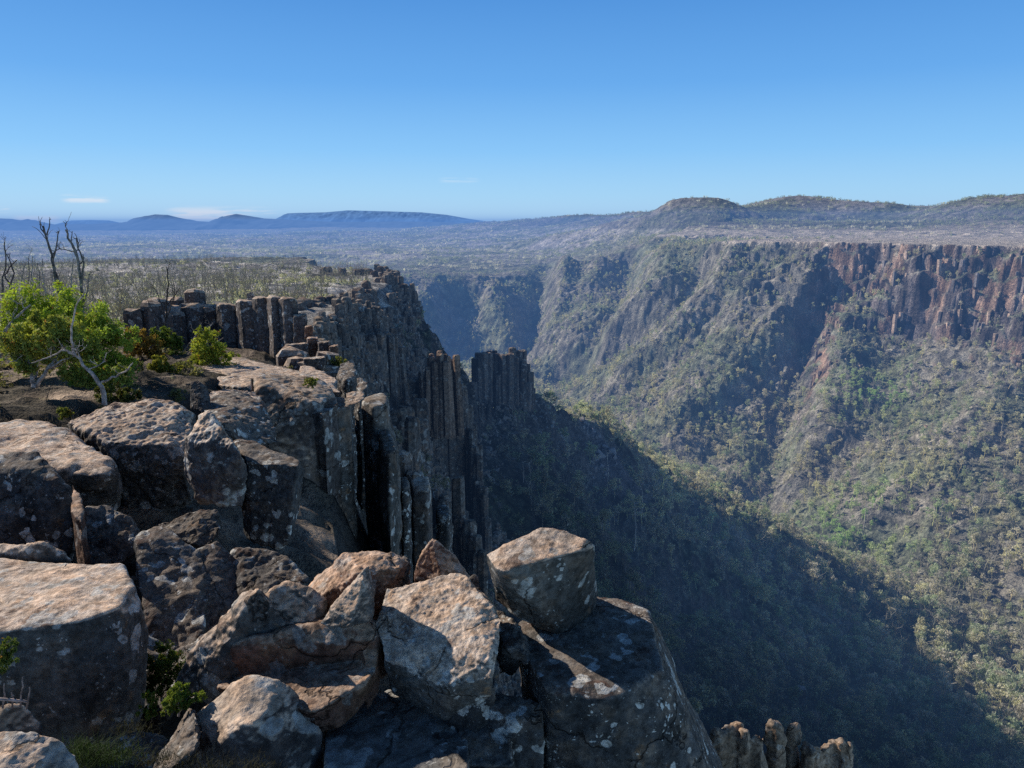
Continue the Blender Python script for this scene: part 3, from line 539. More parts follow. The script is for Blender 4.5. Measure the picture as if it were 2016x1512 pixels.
M_colw = rock_mat('sunlit column dolerite', .16, (.34, .27, .21), (.19, .135, .105), .3, .6, .2)  # warmer, lighter column stone with sunlight painted in, for the lit pinnacle
# ============================================================ HULL ROCKS
def voxel_np(V, Fc, vox):
    me = bpy.data.meshes.new('tmp'); me.from_pydata([tuple(v) for v in V], [], [tuple(f) for f in Fc]); o = bpy.data.objects.new('tmp', me); COL.objects.link(o)
    md = o.modifiers.new('r', 'REMESH'); md.mode = 'VOXEL'; md.voxel_size = vox
    dg = bpy.context.evaluated_depsgraph_get(); ev = o.evaluated_get(dg); m2 = ev.to_mesh()
    n = len(m2.vertices); co = np.empty(n*3, np.float32); m2.vertices.foreach_get('co', co); ed = np.empty(len(m2.edges)*2, np.int32); m2.edges.foreach_get('vertices', ed)
    fv = np.empty(len(m2.loops), np.int32); m2.loops.foreach_get('vertex_index', fv); lt = np.empty(len(m2.polygons), np.int32); m2.polygons.foreach_get('loop_total', lt); assert (lt == 4).all()
    ev.to_mesh_clear(); bpy.data.objects.remove(o); bpy.data.meshes.remove(me); return co.reshape(-1, 3).astype(float), ed.reshape(-1, 2), fv.reshape(-1, 4)
def hullof(P):
    bm = bmesh.new(); [bm.verts.new(p) for p in P]; bmesh.ops.convex_hull(bm, input=bm.verts[:]); 
    bmesh.ops.delete(bm, geom=[v for v in bm.verts if not v.link_faces], context='VERTS'); bmesh.ops.recalc_face_normals(bm, faces=bm.faces[:]); bm.verts.index_update()
    V = [tuple(v.co) for v in bm.verts]; Fc = [[v.index for v in f.verts] for f in bm.faces]; bm.free(); return V, Fc
def relax(V, E, k, lam=.6):
    n = len(V); deg = np.bincount(E.ravel(), minlength=n)[:, None].astype(float)
    for _ in range(k):
        S = np.stack([np.bincount(E[:, 0], V[E[:, 1], c], n)+np.bincount(E[:, 1], V[E[:, 0], c], n) for c in range(3)], 1)/deg; V = V+lam*(S-V)
    return V
def normals(V, Fq):
    a = V[Fq[:, 2]]-V[Fq[:, 0]]; b = V[Fq[:, 3]]-V[Fq[:, 1]]; fn = np.cross(a, b); N = np.zeros_like(V)
    for k in range(4): N += np.stack([np.bincount(Fq[:, k], fn[:, c], len(V)) for c in range(3)], 1)
    return N/(np.linalg.norm(N, axis=1)[:, None]+1e-12)
def chipped(P, rs, k, f):
    V, Fc = hullof(P); A = np.array(V); c = A.mean(0); size = np.sort(A.max(0)-A.min(0))[1]
    bm = bmesh.new(); vs = [bm.verts.new(v) for v in V]; [bm.faces.new([vs[i] for i in q]) for q in Fc]
    for _ in range(k):
        n = rs.normal(size=3); n /= np.linalg.norm(n); B = np.array([v.co[:] for v in bm.verts]); sp = (B@n).max(); co = n*(sp-size*f*(.3+rs.rand()))
        r_ = bmesh.ops.bisect_plane(bm, geom=bm.verts[:]+bm.edges[:]+bm.faces[:], plane_co=co, plane_no=n, clear_outer=True)
        e_ = [g for g in r_['geom_cut'] if isinstance(g, bmesh.types.BMEdge)]
        if e_: bmesh.ops.holes_fill(bm, edges=bm.edges[:], sides=0)
    out = [tuple(v.co) for v in bm.verts]; bm.free(); return out
SEED = [0]
def rock(name, hulls, mat, label=None, cat='boulder', group=None, res=70, rnd=.10, amp=.035, crack=.5, ledge=0.0, parent=None, vox=None, chip=.05):
    """hulls: list of point lists (world) fused into one stone."""
    SEED[0] += 1; s = SEED[0]*13.7
    V = []; Fc = []
    rc = np.random.RandomState(SEED[0]+500)
    for P in hulls:
        v, f = hullof(chipped(P, rc, 7, chip)); Fc += [[i+len(V) for i in q] for q in f]; V += v
    A = np.array(V); ext = A.max(0)-A.min(0); size = float(np.sort(ext)[1]); vx = vox or float(ext.max())/res
    V, E, Fq = voxel_np(V, Fc, vx)
    V = relax(V, E, max(2, int((.28*rnd*size/vx)**2*1.3)+1)); N = normals(V, Fq); L = size
    x, y, z = V.T; big = fbm3(x/L*1.3+s, y/L*1.3, z/L*1.3, 3); med = fbm3(x/L*4+s, y/L*4, z/L*4+s, 4, .55)
    cr = 0; wv = .06*L*noise3(x/L*1.8+s, y/L*1.8, z/L*1.8)+.012*L*med
    for q in range(2 if crack > .75 else 1):
        pn = rc.normal(size=3); pn[2] *= .5; pn /= np.linalg.norm(pn); dd = V@pn; dd = dd-np.quantile(dd, .25+.5*rc.rand())+wv; cr = np.maximum(cr, np.exp(-(dd/(.011*L))**2)*sstep(-.25, .1, noise3(x/L*1.1-s+q, y/L*1.1, z/L*1.1)))
    lg = 0
    if ledge: q = (z+.12*big*L)/(L*.23)+.4*noise3(x/L*2, y/L*2, z*0+s); fr = q-np.floor(q); lg = (np.abs(fr-.5)*2-.5)*ledge*(1-np.abs(N[:, 2]))
    chp = np.maximum(0, noise3(x/L*2.6+s*2, y/L*2.6, z/L*2.6)-.18)*-1.6; stp = np.round(3*noise3(x/L*1.2-s, y/L*1.2+s, z/L*1.6))/3*.55
    dsp = L*(amp*(.9*big+0.85*med+lg*2+chp+stp)-crack*cr*.024+amp*.3*fbm3(x/vx*.22, y/vx*.22, z/vx*.22, 2))
    V = V+N*dsp[:, None]; lo, hi = A.min(0), A.max(0); l2, h2 = V.min(0), V.max(0); V = lo+(V-l2)*(hi-lo)/(h2-l2)
    c = V.mean(0).copy(); c[2] = V[:, 2].min() if parent is None else c[2]
    if parent is not None: c = np.zeros(3)
    ob = mesh_np(name, V-c, Fq, mat, True); ob.location = c
    if parent is not None: ob.parent = parent; return ob
    return tag(ob, label, cat, group)
def drop(P, h, dx=0.0, dy=0.0, sc=1.0):
    P = np.array(P); c = P.mean(0); Q = (P-c)*[sc, sc, 1]+c+[dx, dy, -h]; return list(map(tuple, P))+list(map(tuple, Q))
def TP(L, z=None): return [tuple(Z(a[0], a[1], a[2] if len(a) > 2 else z)) for a in L]     # points of a top face at height z
def DP(L, Y=None): return [tuple(D(a[0], a[1], a[2] if len(a) > 2 else Y)) for a in L]
# ============================================================ COLUMN CLIFFS
def prism(m, x, y, zt, zb, r, rs, col, k=6, lean=(0, 0), rings=None):
    a = np.sort((np.arange(k)+rs.uniform(-.28, .28, k))/k*2*PI)+rs.rand(); rad = r*(1+rs.uniform(-.16, .16, k)); base = np.stack([np.cos(a)*rad, np.sin(a)*rad], 1)
    H_ = zt-zb; n = rings or max(3, min(14, int(H_/(r*2.2)))); zz = list(zb+H_*np.sort(np.r_[0, rs.rand(n-2)*.96, .985])); V = []
    ox = oy = 0; g = 1.0
    for i, z in enumerate(zz):
        if rs.rand() < .4: g = 1+rs.uniform(-.13, .10); ox += rs.normal()*r*.06; oy += rs.normal()*r*.06
        u = (z-zb)/H_; q = base*g*(1.06-.08*u)+[x+ox+lean[0]*(u-1)*H_, y+oy+lean[1]*(u-1)*H_]; V.append(np.c_[q, np.full(k, z)+rs.uniform(-.1, .1, k)*r*(i > 0)])
    V.append(np.c_[base*.72+[x+ox, y+oy], zt+rs.uniform(-.22, .12, k)*r]); V.append(np.tile([x+ox, y+oy, zt+.08*r], (k, 1))); V = np.array(V); R_ = len(V)
    i = np.arange(R_*k).reshape(R_, k); Fq = np.stack([i[:-1], np.roll(i[:-1], -1, 1), np.roll(i[1:], -1, 1), i[1:]], -1).reshape(-1, 4)
    m.add(V.reshape(-1, 3), Fq, col)
def columns(name, path, r, rows, zb, mat, seed=1, tj=.6, back=None, step=0.0, loc=None, k=6, closed=False, lean=0.0):
    """columns packed along a path of world points (their top edge); rows step back behind it."""
    rs = np.random.RandomState(seed); m = MB(); P = np.array(path, float); seg = np.linalg.norm(np.diff(P[:, :2], axis=0), axis=1); S = np.r_[0, np.cumsum(seg)]; sp = 1.55*r
    for j in range(rows):
        for u in np.arange(0, S[-1], sp):
            u_ = u+(j % 2)*sp*.5+rs.normal()*.12*r; q = np.array([np.interp(u_, S, P[:, c]) for c in range(3)]); i = min(np.searchsorted(S, u_, 'right')-1, len(seg)-1); i = max(i, 0); d = (P[i+1]-P[i])[:2]/seg[i]; nb = back if back is not None else np.array([-abs(d[1]), d[0]*np.sign(d[1]+1e-9)])
            zt = q[2]+rs.normal()*tj*r+step*j*r; zt -= (rs.rand() < .18)*rs.rand()*6*r*(j == 0); rr_ = r*(.85+.4*rs.rand())
            prism(m, q[0]+nb[0]*j*sp*.95+rs.normal()*.18*r, q[1]+nb[1]*j*sp*.95+rs.normal()*.18*r, zt, zb(q) if callable(zb) else zb, rr_, rs, (1, 1, 1), k, (rs.normal()*.01+lean, rs.normal()*.01))
    ob = m.mesh(name, mat, True); return ob
# right rim and walls of the near-left cliffs
Wz = lambda d: (lambda q: q[2]-d)
BK = np.array([-.8, .6])
def cliffobj(*a, **k): o = columns(*a, **k); return tag(o, kind='structure')
cliffobj('cliff', DP([(262,606,44),(300,604,45),(345,607,47),(395,606,49),(432,604,50)]), .75, 3, Wz(13), M_mid, 31, .5, back=np.array([-.2, .98]))
cliffobj('cliff', DP([(585,604,98),(610,600,104),(640,593,110),(672,590,117),(700,592,122),(712,606,128)]), .95, 3, Wz(34), M_col, 32, .5, back=np.array([-.5, .87]))
cliffobj('cliff', DP([(600,650,90),(630,672,88),(662,690,86),(690,712,84),(705,745,82)]), .9, 3, Wz(26), M_col, 33, 1.6, back=np.array([-.5, .87]))
cliffobj('cliff', DP([(636,548,236),(665,545,240),(700,540,246),(735,538,252),(748,548,258),(765,572,262),(780,600,264),(795,640,268),(806,672,270),(816,700,272)]), 1.7, 4, Wz(46), M_col, 34, .7, back=np.array([-.6, .8]))
cliffobj('cliff', DP([(655,588,190),(700,600,196),(735,622,200),(762,648,204),(790,668,206)]), 1.3, 3, Wz(30), M_col, 35, 1.0, back=np.array([-.5, .87]))
cliffobj('cliff', DP([(778,782,128),(800,775,127),(830,765,126),(862,752,125),(890,742,126),(908,752,128),(922,800,130),(934,850,131),(944,880,132)]), .85, 4, -62, M_col, 36, 1.0, back=np.array([-.35, .94]))
cliffobj('cliff', DP([(925,850,127),(945,905,124),(955,985,121),(962,1050,119)]), .7, 3, -66, M_col, 37, 1.2, back=np.array([-.6, .8]))
cliffobj('cliff', DP([(800,985,88),(840,1000,84),(880,1010,80),(905,1040,76),(930,1075,74),(950,1120,72)]), .75, 3, -66, M_col, 38, 2.2, back=np.array([-.5, .87]))
cliffobj('cliff', DP([(600,712,36),(640,735,34),(668,752,33),(688,772,32)]), .7, 3, Wz(22), M_mid, 39, .8, back=np.array([-.5, .87]))
def pillar(name, px, py, Y, r, n, h, mat, label, seed, tj=1.0, group=None, wide=1.0):
    rs = np.random.RandomState(seed); c = D(px, py, Y); m = MB(); n = int(n*2.2); r = r*.62
    for i in range(n):
        d = r*1.35*math.sqrt(i)*wide; x, y = d*math.cos(i*2.4)*.95, d*math.sin(i*2.4)*.75
        prism(m, x, y, -(i > 0)*(abs(rs.normal())*tj*r*1.3+(i/n)**2*tj*r*4.5*rs.rand()), -h, r*(.75+.5*rs.rand()), rs, (1, 1, 1), 5+i % 2, (rs.normal()*.02-x*.012, rs.normal()*.02))
    o = m.mesh(name, mat, True); o.location = c; return tag(o, label, 'rock pillar', group)
G_P = 'free-standing dolerite pinnacles below the rim'
pillar('rock_pinnacle', 866, 690, 124, .95, 7, 15, M_colw, 'orange-lit pinnacle of bundled columns at the top of the great column wall', 41, 1.6, G_P)
pillar('rock_pinnacle', 842, 722, 123, .7, 3, 11, M_colw, 'shorter orange shoulder of columns leaning on the left side of the orange-lit pinnacle', 46, 2.0, G_P)
pillar('rock_pinnacle', 745, 652, 118, 1.0, 10, 30, M_col, 'dark flat-headed pinnacle between the near cliff and the column wall', 42, .8, G_P)
pillar('rock_pinnacle', 712, 690, 100, .55, 2, 16, M_col, 'slim single column standing left of the dark flat-headed pinnacle', 47, .8, G_P)
o_ = columns('castle_outcrop', DP([(931,726,229),(938,712,229),(955,714,229.5),(1000,712,230),(1018,708,230.5),(1034,713,231),(1044,724,232)]), 1.25, 4, Wz(15), M_col, 43, 2.2, back=np.array([.1, .99]))
tag(o_, 'long dark castle-shaped outcrop of columns standing on the ridge', 'rock pillar', G_P)
pillar('castle_outcrop', 966, 690, 233, 1.5, 4, 9, M_col, 'square tower rising from the left half of the castle-shaped outcrop', 44, .6, G_P)
cliffobj('cliff', DP([(700,705,100),(722,690,108),(750,672,114),(770,690,118),(782,740,120),(792,800,118)]), .9, 3, -58, M_col, 51, 1.4, back=np.array([-.6, .8]))
cliffobj('cliff', DP([(760,905,62),(790,915,60),(815,960,58),(835,1010,56)]), .7, 3, -50, M_col, 52, 1.6, back=np.array([-.5, .87]))
cliffobj('cliff', DP([(700,800,44),(735,830,43),(765,860,42),(790,900,41),(812,960,40)]), .6, 3, -40, M_mid, 53, 1.6, back=np.array([-.6, .8]))

RW = [q for q in rim_near if q[1] >= 150 and q[1] < 600]
cliffobj('cliff', [(q[0]+1.2, q[1], q[2]-1.2) for q in RW if q[1] < 330], 1.15, 3, Wz(34), M_col, 61, 1.3)
mid = [(a[0]*.5+b_[0]*.5, a[1]*.5+b_[1]*.5, a[2]*.52+b_[2]*.48) for a, b_ in zip([(-16,47,-8),(-21,80,-11),(-24,128,-14)], [(4,52,-58),(-4,92,-54),(-8,130,-56)])]
cliffobj('cliff', mid, 1.1, 4, Wz(26), M_col, 62, 4.0)

# broken columns of the red cliff band on the far rim
M_far = rock_mat('red cliff columns', .05, (.40, .33, .26), (.44, .32, .245), .2, .4, .5); M_far2 = rock_mat('grey cliff columns', .05, (.30, .27, .25), (.185, .165, .165), .2, .2, .5)
rsf = np.random.RandomState(71); cand = np.argwhere((ROCKM > .45) & (TX > TY*(.405+.03*noise2(TX/50, TY/50, 73))) & (R < 1150) & (SLOPE > 1.25) & (fbm2(TX/30, TY/30, 74, 3) > -.18)); cand = cand[rsf.permutation(len(cand))[:4200]]
for part_, mt_ in ((0, M_far), (1, M_far2)):
    m = MB()
    for i, j in cand[part_::2]:
        x, y, z = TX[i, j]+rsf.normal()*1.0, TY[i, j]+rsf.normal()*1.0, TZ[i, j]; cl = fbm2(np.array([x/22]), np.array([y/22]), 72, 2)[0]; r_ = .9+1.5*rsf.rand()
        prism(m, x, y, min(z+(.4+2.6*rsf.rand()**2)*(1+2.2*max(0, cl)), -19.5), z-12, r_, rsf, (1, 1, 1), 5+(i % 2), (rsf.normal()*.03, rsf.normal()*.03), 6)
    tag(m.mesh('cliff', mt_, True), kind='structure')

# broken columns standing out of the shaded near-left wall
cand = np.argwhere((TX < 12) & ((R < 140) | (TX < -.125*TY)) & (R > 55) & (R < 430) & (TZ < -9) & (SLOPE > 1.15) & (fbm2(TX/14, TY/14, 75, 3) > -.35)); cand = cand[rsf.permutation(len(cand))]; wgt = rsf.rand(len(cand)) < np.clip(R[cand[:, 0], cand[:, 1]]/200, .15, 1)**1.0; cand = cand[wgt][:5200]; m = MB()
for i, j in cand:
    x, y, z = TX[i, j], TY[i, j], TZ[i, j]; k_ = min(1, .35+R[i, j]/300); prism(m, x, y, z+(.3+3.0*rsf.rand()**2)*k_, z-9, (.5+.7*rsf.rand())*k_*1.1, rsf, (1, 1, 1), 5+(i % 2), (rsf.normal()*.02, rsf.normal()*.02), 6)
tag(m.mesh('cliff', M_col, True), kind='structure')
# ============================================================ FOREGROUND STONES
# --- perched block on its column
t = TP([(958,1090,-2.2),(1067,1037,-2.12),(1114,1044,-2.13),(1175,1068,-2.17),(1157,1081,-2.18),(1087,1098,-2.2),(1043,1112,-2.21),(996,1122,-2.22),(982,1118,-2.22)])
b = TP([(975,1185,-2.72),(1012,1215,-2.78),(1060,1240,-2.9),(1107,1252,-2.91),(1160,1216,-2.91),(1176,1190,-2.91),(1100,1140,-2.93),(1000,1150,-2.91)])
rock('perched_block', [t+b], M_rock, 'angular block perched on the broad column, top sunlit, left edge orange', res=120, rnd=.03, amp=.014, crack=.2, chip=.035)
t = TP([(1012,1222),(1100,1172),(1175,1165),(1219,1172),(1277,1186),(1284,1205),(1304,1290),(1312,1310),(1266,1345),(1189,1361),(1138,1350),(1080,1354),(1043,1301)], -2.89)
b = DP([(1090,1700,4.5),(1250,1700,4.2),(1470,1700,4.3),(1420,1500,5.4),(1070,1700,5.3),(1395,1512,4.85)])
rock('stone_column', [t+b], M_dark, 'broad flat-topped column carrying the perched block, with a thin sunlit crescent along its front rim', 'stone column', res=130, rnd=.03, amp=.012, crack=.2, chip=.03)
rock('boulder', [TP([(975,1190),(1010,1205),(1050,1240),(1040,1280),(985,1265),(965,1230)], -2.74)+DP([(980,1330,4.9),(1045,1300,4.6),(1000,1260,5.2)])], M_dark, 'dark broken lump wedged under the left side of the perched block', res=50, amp=.08)
# --- big sunlit slab
t = TP([(760,1159,-2.55),(793,1141,-2.51),(855,1122,-2.45),(904,1128,-2.45),(943,1143,-2.47),(970,1180,-2.55),(986,1216,-2.59),(966,1262,-2.67),(956,1301,-2.71),(971,1337,-2.79),(891,1341,-2.82),(871,1357,-2.87),(822,1334,-2.85),(786,1308,-2.83),(755,1300,-2.82),(745,1256,-2.73),(739,1229,-2.69)])
rock('stone_slab', [drop(t, .32, 0, .1, .9)], M_rock, 'large pinkish slab tilted to the viewer, the biggest sunlit face in the middle of the foreground', 'stone slab', res=120, rnd=.05, amp=.022, crack=.6)
# --- dark lichen slab in front
t = TP([(731,1349),(800,1352),(868,1360),(925,1390),(925,1500),(905,1600),(640,1600),(636,1442),(649,1413)], -3.24)
M_slab = rock_mat('rosette lichen slab', .62, (.24, .235, .23), (.10, .10, .10), 2.6)
rock('stone_slab', [drop(t, .6)], M_slab, 'dark slab spotted with pale lichen at the bottom centre, below the pinkish slab', 'stone slab', res=100, rnd=.03, amp=.012, crack=.5)
rock('stone_column', [drop(TP([(871,1357,-3.0),(971,1337,-2.98),(978,1360,-2.99),(940,1392,-3.05),(885,1385,-3.05)]), 1.6, 0, 0, 1.0)], M_dark, 'short dark column directly beneath the lower edge of the pinkish slab', 'stone column', res=90, rnd=.06, amp=.03, ledge=.02)
rock('stone_column', [drop(TP([(975,1358,-3.1),(1045,1372,-3.1),(1070,1392,-3.12),(1072,1420,-3.14),(1010,1420,-3.14),(960,1400,-3.12)]), 1.6, 0, -.05, 1.05)], M_dark, 'dark lichen-speckled column between the pinkish slab and the broad column', 'stone column', res=90, rnd=.08, amp=.03)
rock('stone_column', [drop(TP([(900,1395,-3.2),(960,1395,-3.2),(1010,1425,-3.25),(1020,1512,-3.3),(900,1512,-3.3)]), 1.4)], M_dark, 'dark broken column at the bottom edge, right of the lichen-spotted slab', 'stone column', res=80, rnd=.08, amp=.035)
# --- trough-shaped slab: fin behind, ledge in front
fin = TP([(441,1272,-2.80),(498,1254,-2.74),(623,1229,-2.66),(678,1218,-2.62),(717,1216,-2.62),(740,1233,-2.66),(753,1262,-2.72)])
fin = fin+[(p[0], p[1]+.12, p[2]-.02) for p in fin]+DP([(432,1345,4.54),(560,1325,4.56),(700,1295,4.58),(745,1300,4.6)])+[(p[0], p[1]+.2, p[2]-.4) for p in fin]
led = DP([(430,1340,4.56),(560,1320,4.58),(700,1292,4.6)])+TP([(750,1308,-2.88),(727,1341,-2.90),(672,1383,-2.94),(618,1400,-2.96),(575,1375,-2.96),(520,1352,-2.97),(432,1352,-3.0)])
end = TP([(705,1220,-2.64),(738,1233,-2.68),(753,1262,-2.75),(750,1308,-2.88),(727,1341,-2.95),(712,1300,-2.9)])
rock('stone_slab', [fin, drop(led, .22, 0, .06, .95), end+[(p[0]-.02, p[1]+.05, p[2]-.25) for p in end]], M_rockred, 'long rusty slab with a raised back edge and a sunlit lower ledge, like an armchair', 'stone slab', res=120, rnd=.035, amp=.02, crack=.4)
# --- slanted lichen boulder behind it
rock('boulder', [TP([(510,1156,-2.42),(480,1173,-2.55),(424,1234,-2.75),(369,1296,-2.95),(335,1345,-3.1),(400,1372,-3.2),(430,1345,-3.1),(452,1265,-2.75)])+DP([(560,1225,4.6),(430,1390,4.5),(560,1250,5.2),(380,1330,5.0)]),
     TP([(521,1161,-2.50),(563,1149,-2.48),(600,1156,-2.5),(642,1184,-2.58),(636,1226,-2.68),(560,1235,-2.7),(500,1200,-2.6)])+DP([(640,1290,5.1),(520,1290,4.7),(560,1260,5.5)])], M_rock, 'slanted boulder with a sharp crest and white lichen streaks, left of the rusty armchair-shaped slab', res=110, rnd=.05, amp=.03, crack=.8)
# --- dark rounded face in front
rock('boulder', [TP([(384,1403,-3.0),(412,1383,-2.92),(461,1334,-2.8),(504,1321,-2.77),(535,1321,-2.78),(550,1334,-2.81),(584,1356,-2.9),(609,1386,-3.0),(636,1445,-3.16)])+DP([(645,1560,4.2),(580,1600,3.8),(470,1600,3.75),(400,1560,3.85),(330,1560,4.1),(480,1420,3.86),(420,1470,3.85),(520,1420,3.86)])], M_mid, 'smooth dark rounded boulder at the bottom with a curved sunlit rim on its right shoulder', res=100, rnd=.09, amp=.02, crack=.3)
rock('boulder', [DP([(385,1400,3.95),(400,1470,3.75),(340,1512,3.7),(290,1540,3.8),(300,1510,4.2),(370,1400,4.2)])], M_dark, 'narrow dark stone leaning against the smooth rounded boulder', res=60, amp=.04)
# --- block and wedge above
t = TP([(603,1156,-2.72),(631,1131,-2.68),(665,1099,-2.5),(681,1085,-2.42),(714,1082,-2.42),(799,1086,-2.42),(808,1098,-2.45),(790,1113,-2.46),(727,1118,-2.46),(700,1130,-2.48)])
rock('boulder', [t+DP([(603,1190,5.0),(642,1200,4.95),(700,1235,4.9),(756,1180,4.95),(800,1140,5.3),(720,1240,5.3),(640,1215,5.6),(800,1190,5.8)])], M_rockred, 'flat-topped brown block with a reddish shaded front, behind the pointed wedge', res=100, rnd=.05, amp=.03, crack=.6)
rock('boulder', [TP([(790,1090,-2.5),(806,1097,-2.5),(808,1120,-2.56),(796,1150,-2.65),(775,1150,-2.65),(780,1110,-2.55)])+DP([(800,1190,5.2),(770,1200,5.0)])], M_dark, 'small dark stone against the right end of the flat-topped brown block', res=50, amp=.05)
rock('wedge_stone', [DP([(722,1112,4.62),(726,1116,4.7),(629,1228,4.45),(640,1234,4.4),(735,1222,4.5),(690,1240,4.35),(736,1170,4.75),(700,1190,4.9),(640,1225,4.75)])], M_rock, 'thin pointed sunlit wedge standing in front of the flat-topped brown block', res=80, rnd=.03, amp=.03)
rock('wedge_stone', [DP([(849,1058,6.2),(855,1064,6.3),(829,1085,6.2),(812,1130,6.1),(898,1092,6.25),(928,1140,6.2),(870,1150,6.0),(820,1170,6.4),(930,1180,6.6),(850,1070,6.6)])], M_rockred, 'dark brown pointed stone like a shark fin behind the pinkish slab', res=80, rnd=.05, amp=.025)
rock('boulder', [TP([(905,1130,-2.75),(935,1128,-2.75),(958,1150,-2.8),(950,1175,-2.85),(910,1160,-2.8)])+DP([(930,1210,5.6),(960,1215,5.5),(900,1200,6)])], M_dark, 'small dark lichen stone in the gap between the pinkish slab and the perched block', res=45, amp=.06)
rock('boulder', [TP([(735,1190,-2.85),(770,1165,-2.8),(775,1215,-2.85),(745,1250,-2.9),(733,1240,-2.9)])+DP([(750,1300,4.8),(770,1290,5.0)])], M_dark, 'little dark stone filling the slot right of the pointed wedge', res=45, amp=.06)
# --- big left boulder and its neighbours
t = TP([(-120,1090),(0,1094),(60,1100),(130,1104),(180,1101),(225,1104),(262,1106),(284,1125),(283,1150),(262,1178),(225,1193),(160,1216),(85,1221),(0,1237),(-120,1250)], -2.6)
b = [tuple(p) for p in (D(293,1230,4.95), D(289,1300,4.85), D(283,1400,4.75), D(240,1520,4.5), D(150,1600,4.35), D(0,1600,4.3), D(-120,1600,4.3), D(283,1400,5.5), D(-120,1400,5.5))]
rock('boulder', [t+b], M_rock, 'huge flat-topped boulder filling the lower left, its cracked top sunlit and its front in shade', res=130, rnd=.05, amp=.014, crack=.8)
rock('boulder', [TP([(-60,1072,-2.62),(0,1078,-2.6),(50,1070,-2.52),(78,1068,-2.5),(95,1073,-2.52),(135,1102,-2.64),(60,1105,-2.66),(-60,1110,-2.7)])+DP([(-60,1180,5.5),(140,1140,5.7),(60,1160,6.0)])], M_rock, 'low stone with a reddish sunlit top peeping over the back of the huge flat-topped boulder', res=70, amp=.03)
rock('boulder', [TP([(-80,1440,-2.7),(0,1438,-2.68),(60,1437,-2.68),(118,1452,-2.72),(148,1490,-2.8),(165,1540,-2.9),(-80,1620,-2.9)])+DP([(165,1640,3.3),(-80,1640,3.0),(100,1500,3.8)])], M_rock, 'pale rounded stone in the bottom left corner', res=80, amp=.025)
rock('boulder', [TP([(-80,1385,-2.8),(20,1385,-2.78),(60,1390,-2.8),(80,1425,-2.92),(70,1450,-3.0),(-80,1470,-3.0)])+DP([(90,1500,3.8),(-80,1500,3.7),(20,1500,4.2)])], M_mid, 'shaded stone under the broken twig at the left edge', res=60, amp=.03)
# --- outcrop beyond
def out(name, hulls, mat, label, cat='boulder', **k): return rock(name, hulls, mat, label, cat, **k)
t = TP([(-150,815),(0,813),(68,813),(119,828),(179,846),(208,870),(222,905),(149,872),(98,868),(39,880),(-150,885)], -3.0)
out('rock_outcrop', [t+DP([(225,1010,10.4),(120,1050,9.9),(0,1050,9.7),(-150,1050,9.6),(225,1000,11.5),(-150,1000,12)])], M_rock, 'broad rounded outcrop at the left edge with a sunlit domed top', 'rock outcrop', res=120, rnd=.14, amp=.03, ledge=.01)
t = TP([(120,822,-3.1),(185,803,-3.0),(253,797,-2.95),(283,783,-2.85),(321,783,-2.85),(369,801,-2.9),(383,815,-3.0),(381,843,-3.1),(354,870,-3.2),(357,885,-3.25),(300,862,-3.1),(268,860,-3.1),(208,864,-3.1)])
out('rock_outcrop', [t+DP([(222,1000,11.0),(268,1035,10.6),(312,1015,10.7),(384,990,10.9),(372,900,11.4),(220,1000,13),(384,950,12.5)])], M_rock, 'wide hump with pale sunlit back and shaded bulging front, right of the leftmost outcrop', 'rock outcrop', res=130, rnd=.10, amp=.035, crack=.9)
t = TP([(-100,892,-2.8),(0,889,-2.78),(54,888,-2.78),(86,887,-2.78),(113,902,-2.83),(138,935,-2.95),(100,925,-2.9),(0,915,-2.88),(-100,915,-2.88)])
out('rock_outcrop', [t+DP([(149,1000,8.9),(150,1110,8.4),(60,1120,8.2),(-100,1120,8.1),(150,1100,9.6),(-100,1100,9.6)])], M_dark, 'dark dome-headed column with a lichened crown, in front of the leftmost outcrop', 'rock outcrop', res=110, rnd=.12, amp=.022)
out('stone_column', [drop(TP([(142,955,-3.0),(158,975,-3.05),(166,1010,-3.1),(160,1030,-3.15),(140,1010,-3.1)]), 1.2)], M_rockred, 'narrow orange-lichened column squeezed beside the dark dome-headed column', 'stone column', res=70, amp=.02)
t = TP([(402,804,-2.45),(420,806,-2.45),(387,815,-2.52),(384,837,-2.6),(362,870,-2.8),(440,843,-2.6),(473,885,-2.8)])
out('boulder', [t+DP([(363,902,9.6),(372,940,9.5),(378,996,9.3),(431,1000,9.3),(476,998,9.4),(487,962,9.5),(485,908,9.55),(430,950,10.6),(400,830,10.0)])], M_mid, 'leaning upright block with a notched sunlit head and large lichen blotches', res=110, rnd=.07, amp=.035, crack=.7)
out('boulder', [TP([(458,862,-3.05),(503,865,-3.05),(542,884,-3.1),(589,903,-3.15),(597,918,-3.18),(540,912,-3.15),(485,908,-3.12)])+DP([(597,930,10.1),(592,985,9.9),(564,1082,9.5),(500,1070,9.5),(482,1050,9.6),(560,1060,10.8),(480,950,10.8)])], M_dark, 'squared dark block with a reddish sunlit top, right of the leaning upright block', res=100, rnd=.045, amp=.02)
out('boulder', [DP([(167,1000,8.4),(208,995,8.5),(259,1015,8.4),(277,1048,8.3),(268,1090,8.1),(253,1110,8.0),(165,1130,7.9),(165,1010,8.8),(260,1040,9.2)])], M_dark, 'round black-and-white lichened boulder under the hump, beside the orange-lichened column', res=90, rnd=.13, amp=.035)
out('boulder', [DP([(305,1025,8.9),(372,1000,9.0),(428,1003,8.9),(434,1051,8.6),(402,1086,8.4),(330,1060,8.5),(300,1050,9.2),(430,1040,9.5)])], M_dark, 'grey lichened boulder lodged under the leaning upright block', res=80, rnd=.09, amp=.035)
